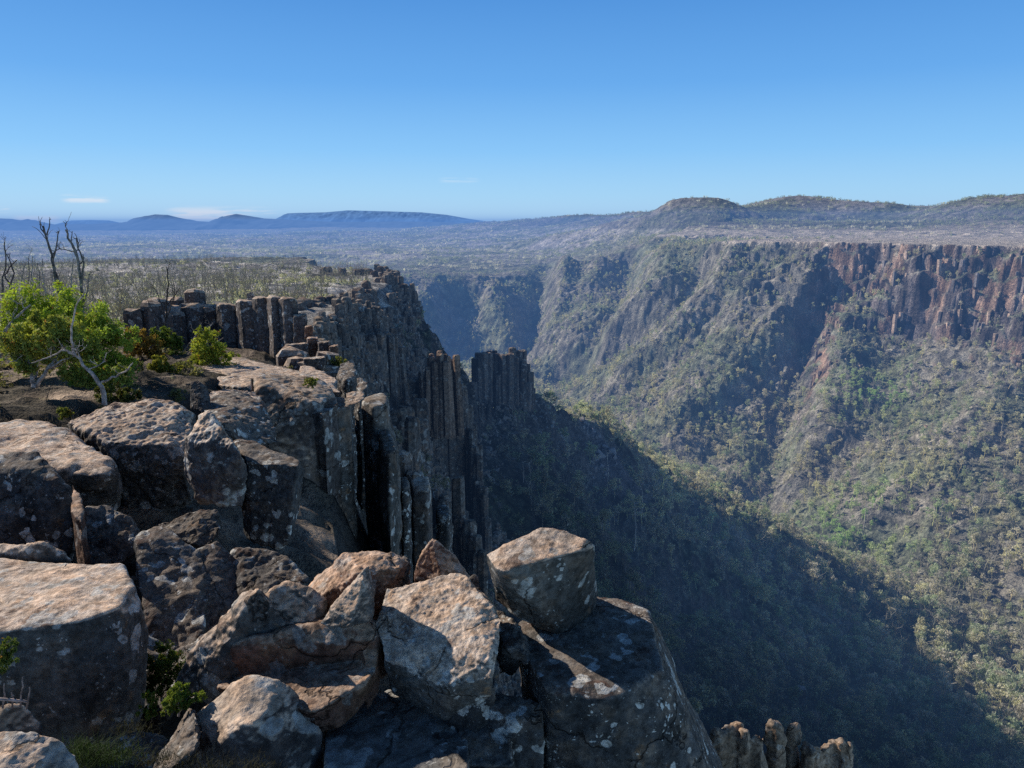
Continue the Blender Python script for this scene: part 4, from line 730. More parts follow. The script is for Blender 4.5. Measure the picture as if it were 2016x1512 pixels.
out('boulder', [DP([(268,1045,7.7),(315,1028,7.8),(395,1075,7.6),(425,1180,7.1),(400,1300,6.5),(292,1330,6.5),(275,1200,6.9),(300,1100,8.8),(420,1150,8.3)])], M_dark, 'tall black boulder flecked with white lichen, right behind the huge flat-topped boulder', res=100, rnd=.08, amp=.03)
out('boulder', [DP([(380,1082,7.6),(426,1066,7.7),(461,1098,7.6),(474,1150,7.4),(475,1232,7.0),(390,1280,6.7),(375,1180,7.2),(430,1120,8.4)])], M_dark, 'tapering black boulder above the slanted crested boulder', res=90, rnd=.10, amp=.03)
out('boulder', [DP([(448,1080,7.7),(518,1076,7.8),(565,1092,7.7),(600,1128,7.5),(614,1140,7.4),(560,1175,7.1),(470,1185,7.1),(500,1120,8.5)])], M_dark, 'low black boulder with white lichen on its right slope, left of the great buttress', res=90, rnd=.09, amp=.035)
# gap fillers low in the hollows
out('boulder', [DP([(280,1250,6.0),(345,1265,6.0),(380,1290,5.9),(330,1420,5.2),(290,1440,5.2),(275,1330,6.4)])], M_dark, 'dark stone low in the gap right of the huge flat-topped boulder', res=60, amp=.05)
out('boulder', [DP([(330,1290,5.9),(400,1250,6.1),(440,1240,6.2),(420,1350,5.6),(340,1400,5.3),(400,1300,6.6)])], M_dark, 'low dark stone under the left flank of the slanted crested boulder', res=50, amp=.05)
out('boulder', [DP([(180,1450,4.4),(260,1430,4.5),(330,1450,4.4),(330,1540,4.0),(190,1540,4.0),(260,1480,4.9)])], M_dark, 'low dark stone in the grass at the bottom left', res=60, amp=.05)
out('rock_ledge', [drop(TP([(-100,797,-3.5),(0,794,-3.5),(60,790,-3.5),(110,797,-3.5),(125,806,-3.52),(60,812,-3.55),(-100,815,-3.55)]), .4)], M_rock, 'low sunlit ledge at the left edge behind the leftmost outcrop', 'rock ledge', res=90, rnd=.08, amp=.03)
out('rock_ledge', [drop(TP([(85,803,-3.45),(120,790,-3.45),(165,787,-3.45),(185,797,-3.46),(170,806,-3.48),(110,812,-3.48)]), .4)], M_rock, 'small domed ledge between the leftmost outcrop and the gnarled snow gum', 'rock ledge', res=70, rnd=.1, amp=.04)
out('rock_ledge', [drop(TP([(255,757,-3.85),(330,745,-3.85),(400,742,-3.85),(425,752,-3.85),(400,765,-3.86),(300,770,-3.88)]), .5)], M_rock, 'flat stone pavement between the shrubs and the upright grey slab', 'rock ledge', res=110, rnd=.06, amp=.02)
out('rock_ledge', [drop(TP([(405,770,-3.62),(450,760,-3.62),(500,772,-3.62),(520,790,-3.66),(450,790,-3.66),(412,785,-3.65)]), .5)], M_rock, 'cracked sunlit ledge just right of the upright grey slab', 'rock ledge', res=90, rnd=.07, amp=.03)
out('rock_ledge', [drop(TP([(350,728,-4.1),(420,715,-4.15),(470,722,-4.15),(470,738,-4.1),(400,742,-4.05)]), .5)], M_rock, 'low rock pavement beneath the conical green shrub', 'rock ledge', res=80, rnd=.06, amp=.02)
out('rock_ledge', [drop(TP([(0,735,-4.3),(60,722,-4.3),(110,730,-4.3),(90,748,-4.3),(20,755,-4.3)]), .4)], M_rock, 'dark stepped ledge under the snow gums at the left edge', 'rock ledge', res=70, rnd=.08, amp=.03)
# --- standing slab and ledge stones
out('standing_stone', [DP([(376,752,14.2),(393,749,14.2),(404,757,14.2),(412,775,14.1),(416,806,13.9),(398,815,13.8),(374,812,13.9),(377,760,14.5),(412,800,14.3)])], M_dark, 'upright grey slab standing alone like a tombstone behind the hump', 'standing stone', res=80, rnd=.04, amp=.02)
rs_ = np.random.RandomState(77)
t = TP([(425,741,-3.65),(470,738,-3.65),(496,744,-3.6),(497,760,-3.62),(470,762,-3.65),(428,756,-3.68)])
out('boulder', [drop(t, .5)], M_rock, 'low shaded ledge block beside the upper left corner of the great buttress', res=60, amp=.03)
t = TP([(390,800,-3.5),(430,772,-3.5),(480,765,-3.5),(520,790,-3.6),(540,830,-3.8),(500,810,-3.7),(450,796,-3.6)])
out('rock_outcrop', [t+DP([(545,870,13.2),(480,880,12.6),(420,830,12.6),(530,870,14.5)])], M_dark, 'rounded lichened shoulder below the great buttress, right of the upright grey slab', 'rock outcrop', res=110, rnd=.12, amp=.035)
# great buttress: flat sunlit top and tall side
t = TP([(498,742,-3.5),(560,728,-3.6),(600,735,-3.7),(655,757,-3.9),(668,775,-3.95),(640,790,-3.9),(598,785,-3.8),(560,772,-3.7),(520,765,-3.6)])
out('rock_buttress', [t+DP([(505,820,15.7),(520,880,15.5),(560,905,15.5),(600,950,15.5),(598,1130,15.1),(560,1130,15.0),(640,1130,15.8),(668,1000,16.6),(540,880,17.5),(650,900,18.5)])], M_mid, 'great rounded buttress with a sunlit flat top and a tall shaded lichened face', 'rock buttress', res=140, rnd=.07, amp=.02, ledge=.0)
out('rock_ledge', [drop(TP([(420,705,-4.2),(480,703,-4.2),(560,722,-4.2),(640,745,-4.15),(672,770,-4.1),(600,760,-4.0),(520,745,-3.9),(440,735,-3.9)]), .8)], M_rock, 'long flat sunlit ledge running along the rim above the great buttress', 'rock ledge', res=130, rnd=.04, amp=.012, ledge=.02)
out('boulder', [TP([(588,718,-4.1),(600,716,-4.1),(665,745,-4.2),(660,752,-4.2),(600,733,-4.15),(588,728,-4.12)])+DP([(590,745,19.5),(664,775,19.4)])], M_rock, 'long narrow upstanding stone lying on the rim ledge', res=70, amp=.02)
M_mid2 = rock_mat('column dolerite near', .45, (.26, .225, .19), (.11, .105, .10), 1.1, .35, .06)
def colm(L, z, h, mat, label, Y=None, name='stone_column', cat='stone column', **k):
    t = TP(L, z) if Y is None else DP(L, Y); return out(name, [drop(t, h, 0, -.12, 1.06)], mat, label, cat, **k)
colm([(597,775),(630,768),(662,778),(668,795),(640,812),(600,805)], -4.05, 7, M_mid, 'reddish-grey column forming the right flank of the great buttress', res=140, rnd=.04, amp=.018, ledge=.0)
colm([(640,778),(672,776),(692,784),(690,797),(665,802),(642,795)], -4.15, 8, M_mid2, 'lichened column on the left side of the black cleft', res=140, rnd=.04, amp=.015)
colm([(712,776),(735,769),(757,771),(766,779),(762,789),(735,793),(714,787)], -4.5, 8.5, M_mid2, 'tall column on the right side of the black cleft', res=140, rnd=.04, amp=.015)
colm([(748,806),(764,815),(782,850),(786,880),(768,895),(748,850)], -5.2, 8, M_mid2, 'stepped flank column right of the black cleft', res=120, rnd=.05, amp=.02)
colm([(786,938),(800,935),(808,945),(806,960),(790,962)], -6.6, 7, M_dark, 'narrow dark column between the stepped flank and the square-headed pillar', res=110, rnd=.04, amp=.02)
colm([(806,940),(820,933),(845,934),(850,950),(843,965),(812,962)], -6.9, 7, M_mid, 'square-headed pillar with a small sunlit crust on its top, beyond the flat-topped brown block', res=120, rnd=.04, amp=.02)
colm([(855,990),(880,985),(893,1000),(885,1015),(858,1010)], -9.0, 8, M_dark, 'low dark broken pillar right of the square-headed pillar', res=90, amp=.04)
colm([(662,712),(682,700),(700,712),(705,735),(684,745),(664,738)], -5.4, 5, M_dark, 'humped shaded rock behind the sunlit chockstone', res=90, rnd=.1, amp=.03, name='boulder', cat='boulder')  # dark stone colour stands in for shade here and on its neighbour
colm([(700,742),(715,736),(728,748),(726,768),(706,770),(698,758)], -5.1, 4, M_dark, 'dark rounded rock right beside the humped one, above the tall column', res=80, rnd=.08, amp=.03, name='boulder', cat='boulder')
out('chockstone', [DP([(681,772,17.4),(700,768,17.5),(717,770,17.4),(716,785,17.1),(700,796,16.9),(684,797,16.9),(690,790,17.9),(712,786,17.9)])], M_rock, 'small bright sunlit stone jammed over the black cleft', 'chockstone', res=60, rnd=.06, amp=.03)
# --- big columns of the next headland
C1 = [(430,466,596,'leftmost of the big headland columns, with a smooth shaded face'), (467,502,590,'second of the big headland columns, capped by a small round stone'), (503,528,583,'broad headland column with a cracked sunlit cap'), (529,552,582,'column right beside the one with the cracked cap'), (553,580,585,'round-headed rightmost tall column of the headland')]
for i, (a, b_, tp, lab) in enumerate(C1):
    a -= 2*(i == 2)
    Yc = 47-i*.8; hw = (b_-a)/2; cx_ = (a+b_)/2
    base = [(a-5, tp+5, Yc+.1), (a+hw*.35, tp+2, Yc-.3-.3*(i % 2)), (b_-hw*.25, tp+3, Yc-.35), (b_+6, tp+6, Yc+.15), (b_-2, tp+1, Yc+1.1), (a+2, tp-2, Yc+1.1)]
    rock('headland_column', [drop(DP(base), 7.5, 0, -.1, 1.05)], M_mid, lab, 'stone column', group='big columns of the headland behind the snow gums', res=170, rnd=.02, amp=.02, chip=.04)
rock('headland_backing', [DP([(425,612,49),(585,604,47),(585,606,49),(425,604,51),(425,760,49),(600,760,46),(585,700,51)])], M_dark, 'dark backing wall added behind the gaps between the big headland columns', 'rock wall', res=120, rnd=.02, amp=.02)  # added dark backing hides bright ground so the column gaps look shaded
rock('boulder', [DP([(485,577,47),(497,575,47),(503,588,46.8),(486,592,46.8),(495,588,47.6)])], M_rock, 'small round stone sitting on the second headland column', res=40)
def blk(x0, x1, y0, y1, Y, mat, label, dpt=1.2, name='boulder', **k):
    q = DP([(x0,y0+3,Y),(x1,y0,Y),(x0,y1,Y),(x1,y1,Y),(x0+3,y0,Y+dpt),(x1-2,y0-2,Y+dpt),(x0,y1,Y+dpt),(x1,y1,Y+dpt)]); return rock(name, [q], mat, label, group=None, res=70, rnd=.08, amp=.035, **k)
blk(578,604,618,690,43, M_mid, 'broken block leaning at the foot of the round-headed headland column')
blk(560,606,676,735,40, M_mid, 'large shaded block low below the round-headed headland column')
blk(600,616,640,668,42, M_rockred, 'small orange-lit block perched on the broken steps right of the headland')
blk(604,626,664,712,41, M_rockred, 'brown stepped block directly below the small orange-lit block')
blk(626,650,672,712,40, M_mid, 'square grey block on the broken steps right of the headland')
blk(648,666,680,706,39, M_rockred, 'light brown end block of the broken steps right of the headland')
blk(598,640,704,728,33, M_mid, 'flat boulder lying below the broken steps')
# --- sunlit crags bottom right, small and far below
rsx = np.random.RandomState(9)
def crag(L, name, label, mat=None, **k): return rock(name, L, mat or M_crag, label, 'rock crag', group='sunlit crags rising from the shadow at the lower right', **k)
M_crag = rock_mat('sunlit crag', .45, (.42, .33, .26), (.31, .235, .18), .5, .5, .08)
def spire(px, py, Y, wpx, h, lean=0.0, n=3, s=1):
    Y *= .55; h *= .7
    r_ = np.random.RandomState(s); o_ = []
    for i in range(n):
        u = (i-(n-1)/2)*wpx/n; c = D(px+u, py+abs(u)*.3+r_.rand()*12*(n > 1), Y+r_.normal()*.4); w_ = wpx/n*1.3*Y/1456; k = r_.randint(5, 7); ph = r_.rand()*6
        ring = lambda rr_, z, dx=0, dy=0: [(c[0]+dx+math.cos(a)*rr_*(.75+.5*r_.rand()), c[1]+dy+math.sin(a)*rr_*(.75+.5*r_.rand()), z-r_.rand()*w_*.7) for a in np.linspace(ph, ph+2*PI, k+1)[:-1]]
        nk = .35+.5*r_.rand(); z1 = c[2]-w_*(1.2+1.4*r_.rand()); dx, dy = r_.normal()*w_*.25, r_.normal()*w_*.2
        o_.append(ring(w_*.55, c[2])+ring(w_*.8, z1+w_*.4)+ring(w_*nk, z1-w_*.5)); o_.append(ring(w_*.75, z1, dx, dy)+ring(w_*1.15, z1-h*.35, dx+lean, dy)+ring(w_*1.5, c[2]-h, lean*2, -.3))
    return o_
crag(spire(1438,1418,42,70,9,.0,4,3)+spire(1478,1432,42,46,8,.3,2,4), 'rock_crag', 'largest leftmost crag, a fluted stump striped with dark joints', res=110, rnd=.03, amp=.035, ledge=0)
crag(spire(1527,1416,43,24,9,0,1,5), 'rock_crag', 'slender spire with a pinched neck, second crag from the left', res=110, rnd=.03, amp=.05)
crag(spire(1565,1420,44,19,9,0,1,6), 'rock_crag', 'thinnest spire, standing between the pinched spire and the blocky crags', res=110, rnd=.03, amp=.05)
crag(spire(1592,1456,44,26,7,0,2,7), 'rock_crag', 'squat two-toothed crag left of the crowned crag', res=100, rnd=.04, amp=.05)
crag(spire(1640,1448,45,76,7,.2,5,8), 'rock_crag', 'wide crowned crag at the right end of the row', res=120, rnd=.03, amp=.045)
crag([drop(DP([(1400,1518,23),(1700,1516,24),(1690,1506,25.5),(1420,1508,25)]), 8, 0, -1, 1.1)], 'rock_crag', 'rough saddle of rock joining the row of sunlit crags', res=110, rnd=.05, amp=.05)
crag(spire(1340,1480,46,70,8,.3,4,12), 'rock_crag', 'dark crag peeping out just right of the broad column', M_dark, res=90, rnd=.04, amp=.05)
# ============================================================ SNOW GUMS, SHRUBS, DEAD TREES ON THE RIM
M_leaf = foliage_mat('snow gum leaves', False, .35); tb = NT('pale bark'); at_ = tb.n('ShaderNodeVertexColor', layer_name='Col'); gb_ = tb.n('ShaderNodeNewGeometry')
nb_ = tb.noise(14, 5, .6, gb_.outputs['Position']); tb.bsdf(tb.mix(1.0, at_.outputs[0], tb.mix(tb.ramp(nb_, .35, .65), (.45, .43, .42), (1.25, 1.2, 1.15)), 'MULTIPLY'), .8, tb.bump(nb_, .6, .02), spec=.2); M_bark = tb.m
def limb(m, P, r0, r1, col, rs, k=6, n=9, wob=.035):
    P = np.array(P, float); t = np.linspace(0, 1, len(P)); u = np.linspace(0, 1, n); Q = np.stack([np.interp(u, t, P[:, c]) for c in range(3)], 1)
    L = np.linalg.norm(P[-1]-P[0]); Q[1:-1] += rs.normal(size=(n-2, 3))*wob*L*.5; m.tube(Q, np.linspace(r0, r1, n)**1.0, col, k); return Q
def branchy(m, Q, rs, r, col, depth, L, up=.5, tips=None):
    for q in range(rs.randint(2, 4)):
        i = rs.randint(len(Q)//3, len(Q)); b = Q[i]; d = rs.normal(size=3); d[2] = abs(d[2])*.6+up; d /= np.linalg.norm(d); e = b+d*L*(.6+.7*rs.rand())
        Q2 = limb(m, [b, (b+e)/2+rs.normal(size=3)*L*.1, e], r, r*.45, col, rs, 4, 6, .06)
        if tips is not None: tips.append(e); tips.append((b+e)/2)
        if depth > 0: branchy(m, Q2, rs, r*.55, col, depth-1, L*.62, up, tips)
def snowgum(px, py, Y, blobs, trunks, label, seed, leafcol=(.20, .24, .05), n=2600, leaf=.045, name='snow_gum', bark=(.46, .42, .40), group=None):
    """blobs: (px,py,dY,radius px) leaf masses seen; trunks: pixel polylines with depth offsets"""
    rs = np.random.RandomState(seed); base = D(px, py, Y); e = empty(name, base, label, 'tree' if name == 'snow_gum' else 'shrub', group); m = MB()
    for T in trunks:
        Q = limb(m, [D(a, b, Y+c)-base for a, b, c in T[1:]], T[0], T[0]*.4, bark, rs, 7, 12, .02); branchy(m, Q, rs, T[0]*.3, bark, 2, min(T[0]*7, .4))
    if trunks: o = m.mesh('trunk', M_bark, True, True); o.parent = e
    m = MB(); tot = sum(b[3]**2 for b in blobs)
    for (bx, by, bd, br) in blobs:
        c = D(bx, by, Y+bd)-base; br = br*(1.12 if name == 'snow_gum' else 1.2); R_ = br*(Y+bd)/1456; k = int(n*br*br/tot); sub = rs.normal(size=(22, 3)); sub /= np.linalg.norm(sub, axis=1)[:, None]; sub = sub*R_*1.15*[1.15, 1.0, .8]*rs.rand(len(sub), 1)**.45
        w = rs.randint(0, len(sub), k); v = rs.normal(size=(k, 3)); v /= np.linalg.norm(v, axis=1)[:, None]; C = c+sub[w]+v*(R_*.30)*(.5+rs.rand(22))[w][:, None]*rs.rand(k, 1)**.5
        hgt = (C[:, 2]-c[2])/R_; warm = np.clip(.5+.5*hgt+.3*rs.normal(size=k), 0, 1)[:, None]; sh = (.7+.5*rs.rand(len(sub)))[w][:, None]
        sz = leaf*(.6+.8*rs.rand(k)); a = rs.normal(size=(k, 3)); a[:, 2] -= .5; a /= np.linalg.norm(a, axis=1)[:, None]; b = rs.normal(size=(k, 3)); b -= (b*a).sum(1)[:, None]*a; b /= np.linalg.norm(b, axis=1)[:, None]
        V = np.stack([C-a*sz[:, None], C+b*sz[:, None]*.36, C+a*sz[:, None], C-b*sz[:, None]*.36], 1).reshape(-1, 3)
        col = (np.array(leafcol)*(1-warm)*.8+np.array([leafcol[0]*1.32, leafcol[1]*1.22, leafcol[2]*.8])*warm)*sh*(.8+.4*rs.rand(k, 1)); col = np.where(rs.rand(k, 1) < .03, np.array([[.32, .17, .05]]), col); m.add(V, np.arange(4*k).reshape(k, 4), np.repeat(col, 4, 0))
        tw = MB()
    o = m.mesh('crown', M_leaf, True); o.parent = e; return e
GT = 'snow gums on the rim at the left'
snowgum(448, 722, 25, [(445,706,0,13),(458,712,.2,12),(436,716,0,11)], [(.015, (446,726,0), (446,712,0), (445,700,0))], 'low green bush right of the conical shrub at the foot of the headland', 18, (.24, .30, .07), 1500, .05, 'shrub', group='shrubs on the rim rock')
snowgum(245, 735, 19, [(240,715,0,15),(258,722,.2,14),(268,735,0,12),(230,740,0,12)], [(.02, (246,745,0), (248,728,0), (245,710,0))], 'dusty green bush between the gnarled snow gum and the pale yellow-green shrub', 19, (.20, .24, .08), 2200, .045, 'shrub', group='shrubs on the rim rock')
snowgum(358, 735, 20, [(352,722,0,10),(366,728,.2,11)], [(.012, (358,740,0), (358,728,0), (357,716,0))], 'tiny dull green bush left of the conical shrub', 20, (.18, .22, .08), 900, .045, 'shrub', group='shrubs on the rim rock')
YG = (.33, .44, .08)
snowgum(20, 690, 17.5, [(20,640,0,48),(60,610,0.3,46),(95,600,.5,44),(130,625,.4,40),(-30,640,0,55),(40,680,.2,42),(110,660,.6,40)], [(.07, (0,790,0), (-12,720,0), (25,650,.1)), (.05, (60,780,.5), (75,700,.5), (90,630,.5)), (.045, (0,668,-.4), (22,634,-.4), (60,600,-.3))], 'tallest bright yellow-green snow gum at the left edge', 1, YG, 12000, group=GT)
snowgum(205, 780, 16.5, [(205,640,0,38),(225,665,.2,30),(180,655,.3,36),(200,700,.2,42),(225,720,0,34),(180,730,.1,34)], [(.03, (215,790,0), (205,740,.1), (200,660,.1))], 'rounded snow gum right of the yellow-green one, green crown down to the rock', 2, (.27, .37, .08), 9500, group=GT)
snowgum(72, 762, 14.0, [(75,650,0,40),(45,675,.1,32),(110,672,.1,36),(140,665,.2,30),(75,690,.2,40),(40,705,.2,20),(130,700,.3,28)], [(.045, (66,762,0), (62,730,0), (56,705,.05)), (.045, (70,762,0), (92,728,0), (115,700,.1)), (.025, (92,728,0), (125,708,0), (150,700,0))], 'low orange-tinged snow gum in front, standing on forked white stems', 3, (.29, .34, .10), 9500, group=GT)
snowgum(203, 795, 13.2, [(150,735,.6,20),(175,745,.7,18),(165,690,.9,24),(228,742,.9,22)], [(.048, (206,797,0), (203,765,0), (185,740,0), (160,715,0), (143,690,0)), (.022, (200,752,0), (225,742,0), (250,730,-.1), (262,714,-.1)), (.02, (150,700,0), (125,690,0), (90,705,0), (62,715,0)), (.02, (143,690,0), (142,650,0), (150,600,.1), (168,570,.1))], 'gnarled white-barked snow gum leaning left from a thick speckled trunk', 4, (.20, .25, .07), 2600, group=GT)
snowgum(408, 715, 22, [(408,660,0,16),(400,685,0,22),(420,690,0,20),(395,712,0,22),(425,712,.1,20),(445,722,.2,12),(380,718,0,12)], [(.03, (408,722,0), (408,690,0), (408,660,0))], 'conical bright green shrub on the bare rock below the headland columns', 5, (.32, .38, .08), 4200, .05, 'shrub', group='shrubs on the rim rock')
snowgum(313, 740, 19, [(315,715,0,14),(313,728,0,17),(345,728,0.2,10)], [(.02, (313,742,0), (314,728,0), (315,715,0))], 'small pale yellow-green shrub between the snow gums and the conical shrub', 6, (.26, .27, .07), 1700, .045, 'shrub', group='shrubs on the rim rock')
snowgum(275, 700, 24, [(272,660,0,16),(285,680,0,22),(262,690,0,18),(300,695,0,14)], [(.02, (275,705,0), (276,690,0), (275,670,0))], 'orange-green shrub just right of the rounded snow gum', 7, (.24, .17, .06), 2000, .06, 'shrub', group='shrubs on the rim rock')
snowgum(325, 700, 25, [(318,655,0,14),(330,668,0,16),(312,672,0,13),(345,680,0,12),(325,700,-.5,20)], [(.02, (325,710,0), (325,690,0), (322,670,0))], 'dark green bush in front of the headland cliff under the burnt tree', 8, (.13, .19, .05), 2400, .06, 'shrub', group='shrubs on the rim rock')
snowgum(668, 713, 34, [(664,712,0,9),(676,716,0,8)], [], 'tiny green tuft on the broken steps right of the headland', 9, (.20, .22, .07), 400, .06, 'shrub')
snowgum(612, 753, 16.4, [(608,752,0,9),(616,754,0,9)], [], 'little green tuft growing on top of the great buttress', 10, (.20, .22, .07), 500, .03, 'shrub')
snowgum(125, 815, 12.2, [(120,808,0,6),(130,812,0,8),(124,820,-.1,6)], [], 'little tuft in the crevice behind the leftmost outcrop', 16, (.16, .19, .06), 400, .03, 'shrub')
snowgum(230, 775, 14.6, [(225,770,0,20),(250,778,0,16),(205,785,-.4,12)], [], 'dark grassy bush in shade at the foot of the gnarled snow gum', 17, (.09, .11, .045), 1600, .04, 'shrub')
snowgum(-5, 1310, 3.6, [(0,1290,0,22),(10,1275,0,16),(-20,1310,0,28),(15,1300,.05,14)], [(.006, (-10,1360,0), (-5,1320,0), (5,1280,0))], 'dark green shrub at the very left edge in front of the huge flat-topped boulder', 11, (.10, .14, .04), 2200, .009, 'shrub', group='shrubs in the hollow between the boulders')
snowgum(318, 1330, 5.2, [(318,1295,0,26),(335,1310,.1,24),(305,1320,0,26),(330,1345,0,26),(300,1350,0,18)], [(.01, (318,1380,0), (318,1340,0), (318,1300,0))], 'dark green bush in the gap right of the huge flat-topped boulder', 12, (.07, .11, .03), 6000, .012, 'shrub', group='shrubs in the hollow between the boulders')
snowgum(352, 1400, 4.1, [(352,1358,0,15),(345,1375,0,17),(360,1378,0,15),(335,1390,0,15),(392,1372,0,9)], [(.008, (352,1410,0), (352,1385,0), (354,1360,0)), (.005, (352,1405,0), (360,1392,0), (370,1380,0))], 'fresh green shrub catching the sun beside the leaning dark stone', 13, (.19, .26, .06), 2600, .012, 'shrub', group='shrubs in the hollow between the boulders')
snowgum(292, 1395, 4.3, [(290,1370,0,9),(300,1380,0,9),(290,1400,0,14)], [(.005, (292,1410,0), (292,1390,0), (290,1370,0))], 'small green sprig below the dark bush in the gap', 14, (.14, .20, .05), 900, .011, 'shrub', group='shrubs in the hollow between the boulders')
# grass in the shade at the bottom
def grass(name, pts_, n, hgt, col, label, seed, Yj=.25):
    rs = np.random.RandomState(seed); m = MB()
    for q in range(n):
        a, b, Y = pts_[rs.randint(len(pts_))]; p = D(a+rs.normal()*22, b+rs.normal()*10, Y+rs.normal()*.06); d = rs.normal(size=2)*.55; h_ = hgt*(.5+.8*rs.rand()); wd = .0016
        u = np.array([0, .5, 1]); P = p+np.stack([d[0]*u**1.6*h_, d[1]*u**1.6*h_, h_*(u-.35*u*u)], 1); s_ = np.array([-d[1], d[0], 0]); s_ = s_/(np.linalg.norm(s_)+1e-6)*wd
        V = np.concatenate([P-s_*np.array([[1], [.8], [.1]]), P+s_*np.array([[1], [.8], [.1]])]); m.add(V, [[0, 3, 4, 1], [1, 4, 5, 2]], np.array(col)*(.6+.8*rs.rand()))
    o = m.mesh(name, M_leaf, True); tag(o, label, 'grass', kind='stuff')
grass('grass', [(170,1480,3.75),(200,1500,3.7),(235,1490,3.8),(150,1500,3.7)], 1500, .08, (.035, .06, .02), 'fine green grass in the shade left of the leaning dark stone', 31)
grass('grass', [(300,1500,3.75),(350,1500,3.75),(420,1512,3.65),(260,1440,4.0),(500,1512,3.5)], 1100, .05, (.04, .04, .025), 'thin dry grass at the bottom below the smooth rounded boulder', 32)
# dead and burnt trees
def deadtree(lines, label, seed, col=(.30, .28, .27), Y=20, group='dead trees above the snow gums', tw=2, burnt=False, name='dead_tree'):
    rs = np.random.RandomState(seed); b0 = lines[0][1]; base = D(b0[0], b0[1], Y); m = MB()
    for T in lines:
        Q = limb(m, [D(a, b, Y+(c[0] if c else 0))-base for a, b, *c in T[1:]], T[0]*.62, max(.006, T[0]*.3), np.array(col)*(.8+.4*rs.rand()), rs, 5, 12, .012)
        if tw: branchy(m, Q[4:], rs, max(.006, T[0]*.2), col, tw-1, np.linalg.norm(Q[-1]-Q[0])*.16, .7)
    o = m.mesh(name, M_bark, True, True); o.location = base; return tag(o, label, 'dead tree', group)
DK = (.085, .08, .085)
deadtree([(.075, (125,640), (110,540), (100,500), (85,445)), (.04, (104,515), (112,480), (115,455)), (.03, (88,460), (80,450), (79,440)), (.03, (92,462), (97,445), (98,431)), (.04, (128,590), (118,560), (108,530))], 'tall dark bare tree with a forked tip, the left one of the two tallest', 51, (.16, .15, .15), 19)
deadtree([(.075, (163,660), (161,600), (158,540), (150,500), (135,470), (129,452)), (.045, (160,560), (165,520), (153,485), (150,468)), (.04, (163,600), (172,575), (175,540)), (.03, (158,520), (165,510), (163,500)), (.03, (150,505), (140,480), (142,455))], 'tall dark-and-white bare tree with a crooked top, right one of the two tallest', 52, (.22, .21, .2), 18.5)
deadtree([(.05, (8,640), (8,600), (4,560), (12,500), (9,476))], 'thin bare tree at the left edge', 53, (.16, .15, .15), 20)
deadtree([(.05, (22,600), (20,560), (8,545), (20,525), (33,512)), (.04, (20,560), (28,540), (18,510), (12,500))], 'crooked dark bare tree second from the left edge', 54, (.13, .12, .13), 21)
for i, (a, b, h_, c_) in enumerate([(45,590,70,.34),(62,585,80,.4),(75,580,62,.36),(88,585,75,.42),(140,600,90,.44),(138,640,100,.46),(185,640,60,.4),(105,590,60,.35),(52,600,95,.22)]):
    deadtree([(.035, (a, b+60), (a+3, b), (a-4+i % 3*4, b-h_*.5), (a+5-i % 4*3, b-h_))], ['short grey dead tree behind the yellow-green gum, %s' % q for q in ('leftmost', 'second from the left', 'third from the left', 'fourth from the left', 'second from the right of the tall pair', 'white-stemmed just left of the crooked-topped tree', 'farthest right', 'between the two tallest', 'darkest and slimmest')][i], 60+i, (c_, c_*.95, c_*.92), 19.5+.3*i)
deadtree([(.06, (327,690), (326,640), (330,590), (332,555), (328,525)), (.04, (327,640), (318,600), (306,570)), (.04, (328,630), (340,590), (354,565)), (.03, (327,650), (300,610), (290,590)), (.03, (329,600), (345,580), (340,550))], 'burnt black bare tree in front of the headland cliff', 71, (.07, .065, .065), 27, 'burnt trees by the headland', 3)
for i, (a, b, a2, b2, c_) in enumerate([(350,720,420,635,.34),(345,715,395,650,.38),(352,722,440,665,.3),(300,700,262,640,.1),(285,690,265,655,.4)]):
    deadtree([(.04, (a, b), ((a+a2)/2-6, (b+b2)/2+4), (a2, b2))], ['arching grey dead stem right of the burnt tree, longest', 'arching grey dead stem right of the burnt tree, steepest', 'arching grey dead stem right of the burnt tree, lowest', 'dark dead stem leaning left before the headland cliff', 'pale crooked dead stem at the left end of the headland cliff'][i], 80+i, (c_, c_*.96, c_*.94), 25, 'burnt trees by the headland', 3)
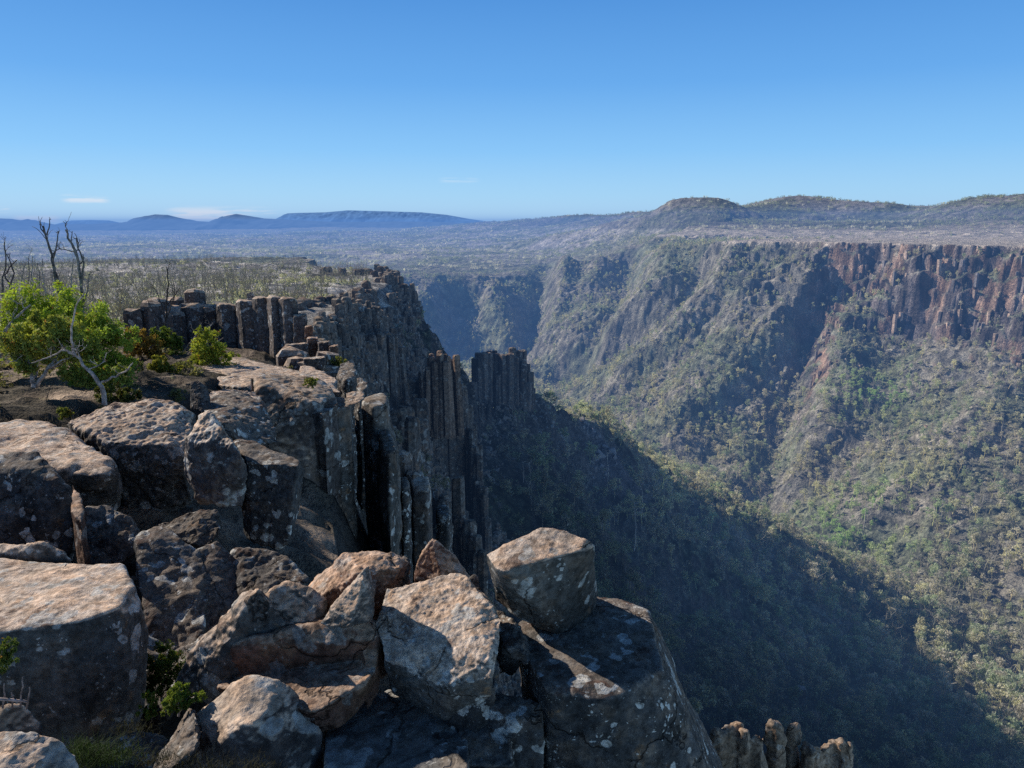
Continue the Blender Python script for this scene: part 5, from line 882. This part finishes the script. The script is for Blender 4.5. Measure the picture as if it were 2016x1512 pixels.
# pale snags that stand out on the slopes
for i, (a, b, h_) in enumerate([(1042,935,52),(1030,930,40),(1195,930,70),(1262,985,60),(1248,1040,90),(1640,1240,34),(1785,1345,40),(1480,1160,30),(1360,720,30),(1925,700,30),(1745,870,50),(1905,860,46),(1560,1225,26),(1975,1100,60),(1850,1010,50),(1700,1010,60)]):
    p_ = hits(a, b+h_*.5, 60); Yd = p_[1]; rs = np.random.RandomState(90+i); m = MB(); hm = h_*Yd/1456*1.05; c_ = (.62, .58, .54)
    Q = limb(m, [(0, 0, -1), (hm*.03, 0, hm*.5), (-.02*hm, 0, hm)], hm*.016+.05, .05, c_, rs, 5, 8, .01); branchy(m, Q[5:], rs, hm*.007+.03, c_, 2, hm*.16, .6)
    o = m.mesh('dead_gum', M_bark, True, True); o.location = p_; tag(o, ['slim white dead gum in the shade right of the great column wall', 'shorter white dead gum beside it in the shade right of the column wall', 'pale dead gum at the lower edge of the ridge scree', 'pale leaning dead gum where ridge forest meets the shadow', 'long straight pale dead gum inside the shadow below the ridge', 'bushy pale dead gum catching the sun inside the big shadow', 'white spiky dead gum inside the big shadow at lower right', 'small pale snag just inside the shadow edge', 'faint pale snag on the spur of the far wall', 'curved white snag under the red cliffs at the right', 'tall white snag above the green fern patch', 'white snag high on the right slope', 'orange-lit twiggy snag inside the shadow', 'pale snag above the river boulders at the right edge', 'upright white snag midway down the right slope', 'twin-stemmed white snag beside the green fern patch'][i], 'dead tree', 'pale dead gums on the gorge slopes')
# twig at the left edge
m = MB(); rs = np.random.RandomState(5); bs = D(0, 1380, 3.7); Q = limb(m, [D(-40,1376,3.7)-bs, D(20,1377,3.7)-bs, D(54,1382,3.72)-bs], .010, .006, (.42, .36, .36), rs, 6, 8, .01)
for a, b, c, d in ((40,1382,44,1332),(52,1386,58,1352),(5,1384,8,1345),(24,1384,22,1362)): limb(m, [D(a, b+10, 3.72)-bs, D((a+c)/2+2, (b+d)/2, 3.72)-bs, D(c, d, 3.72)-bs], .006, .003, (.30, .25, .24), rs, 5, 6, .03)
o = m.mesh('twig', M_bark, True, True); o.location = bs; tag(o, 'broken grey twig lying at the left edge before the huge flat-topped boulder', 'twig')
print("SCRIPT", round(_tm.time()-_T0,1))
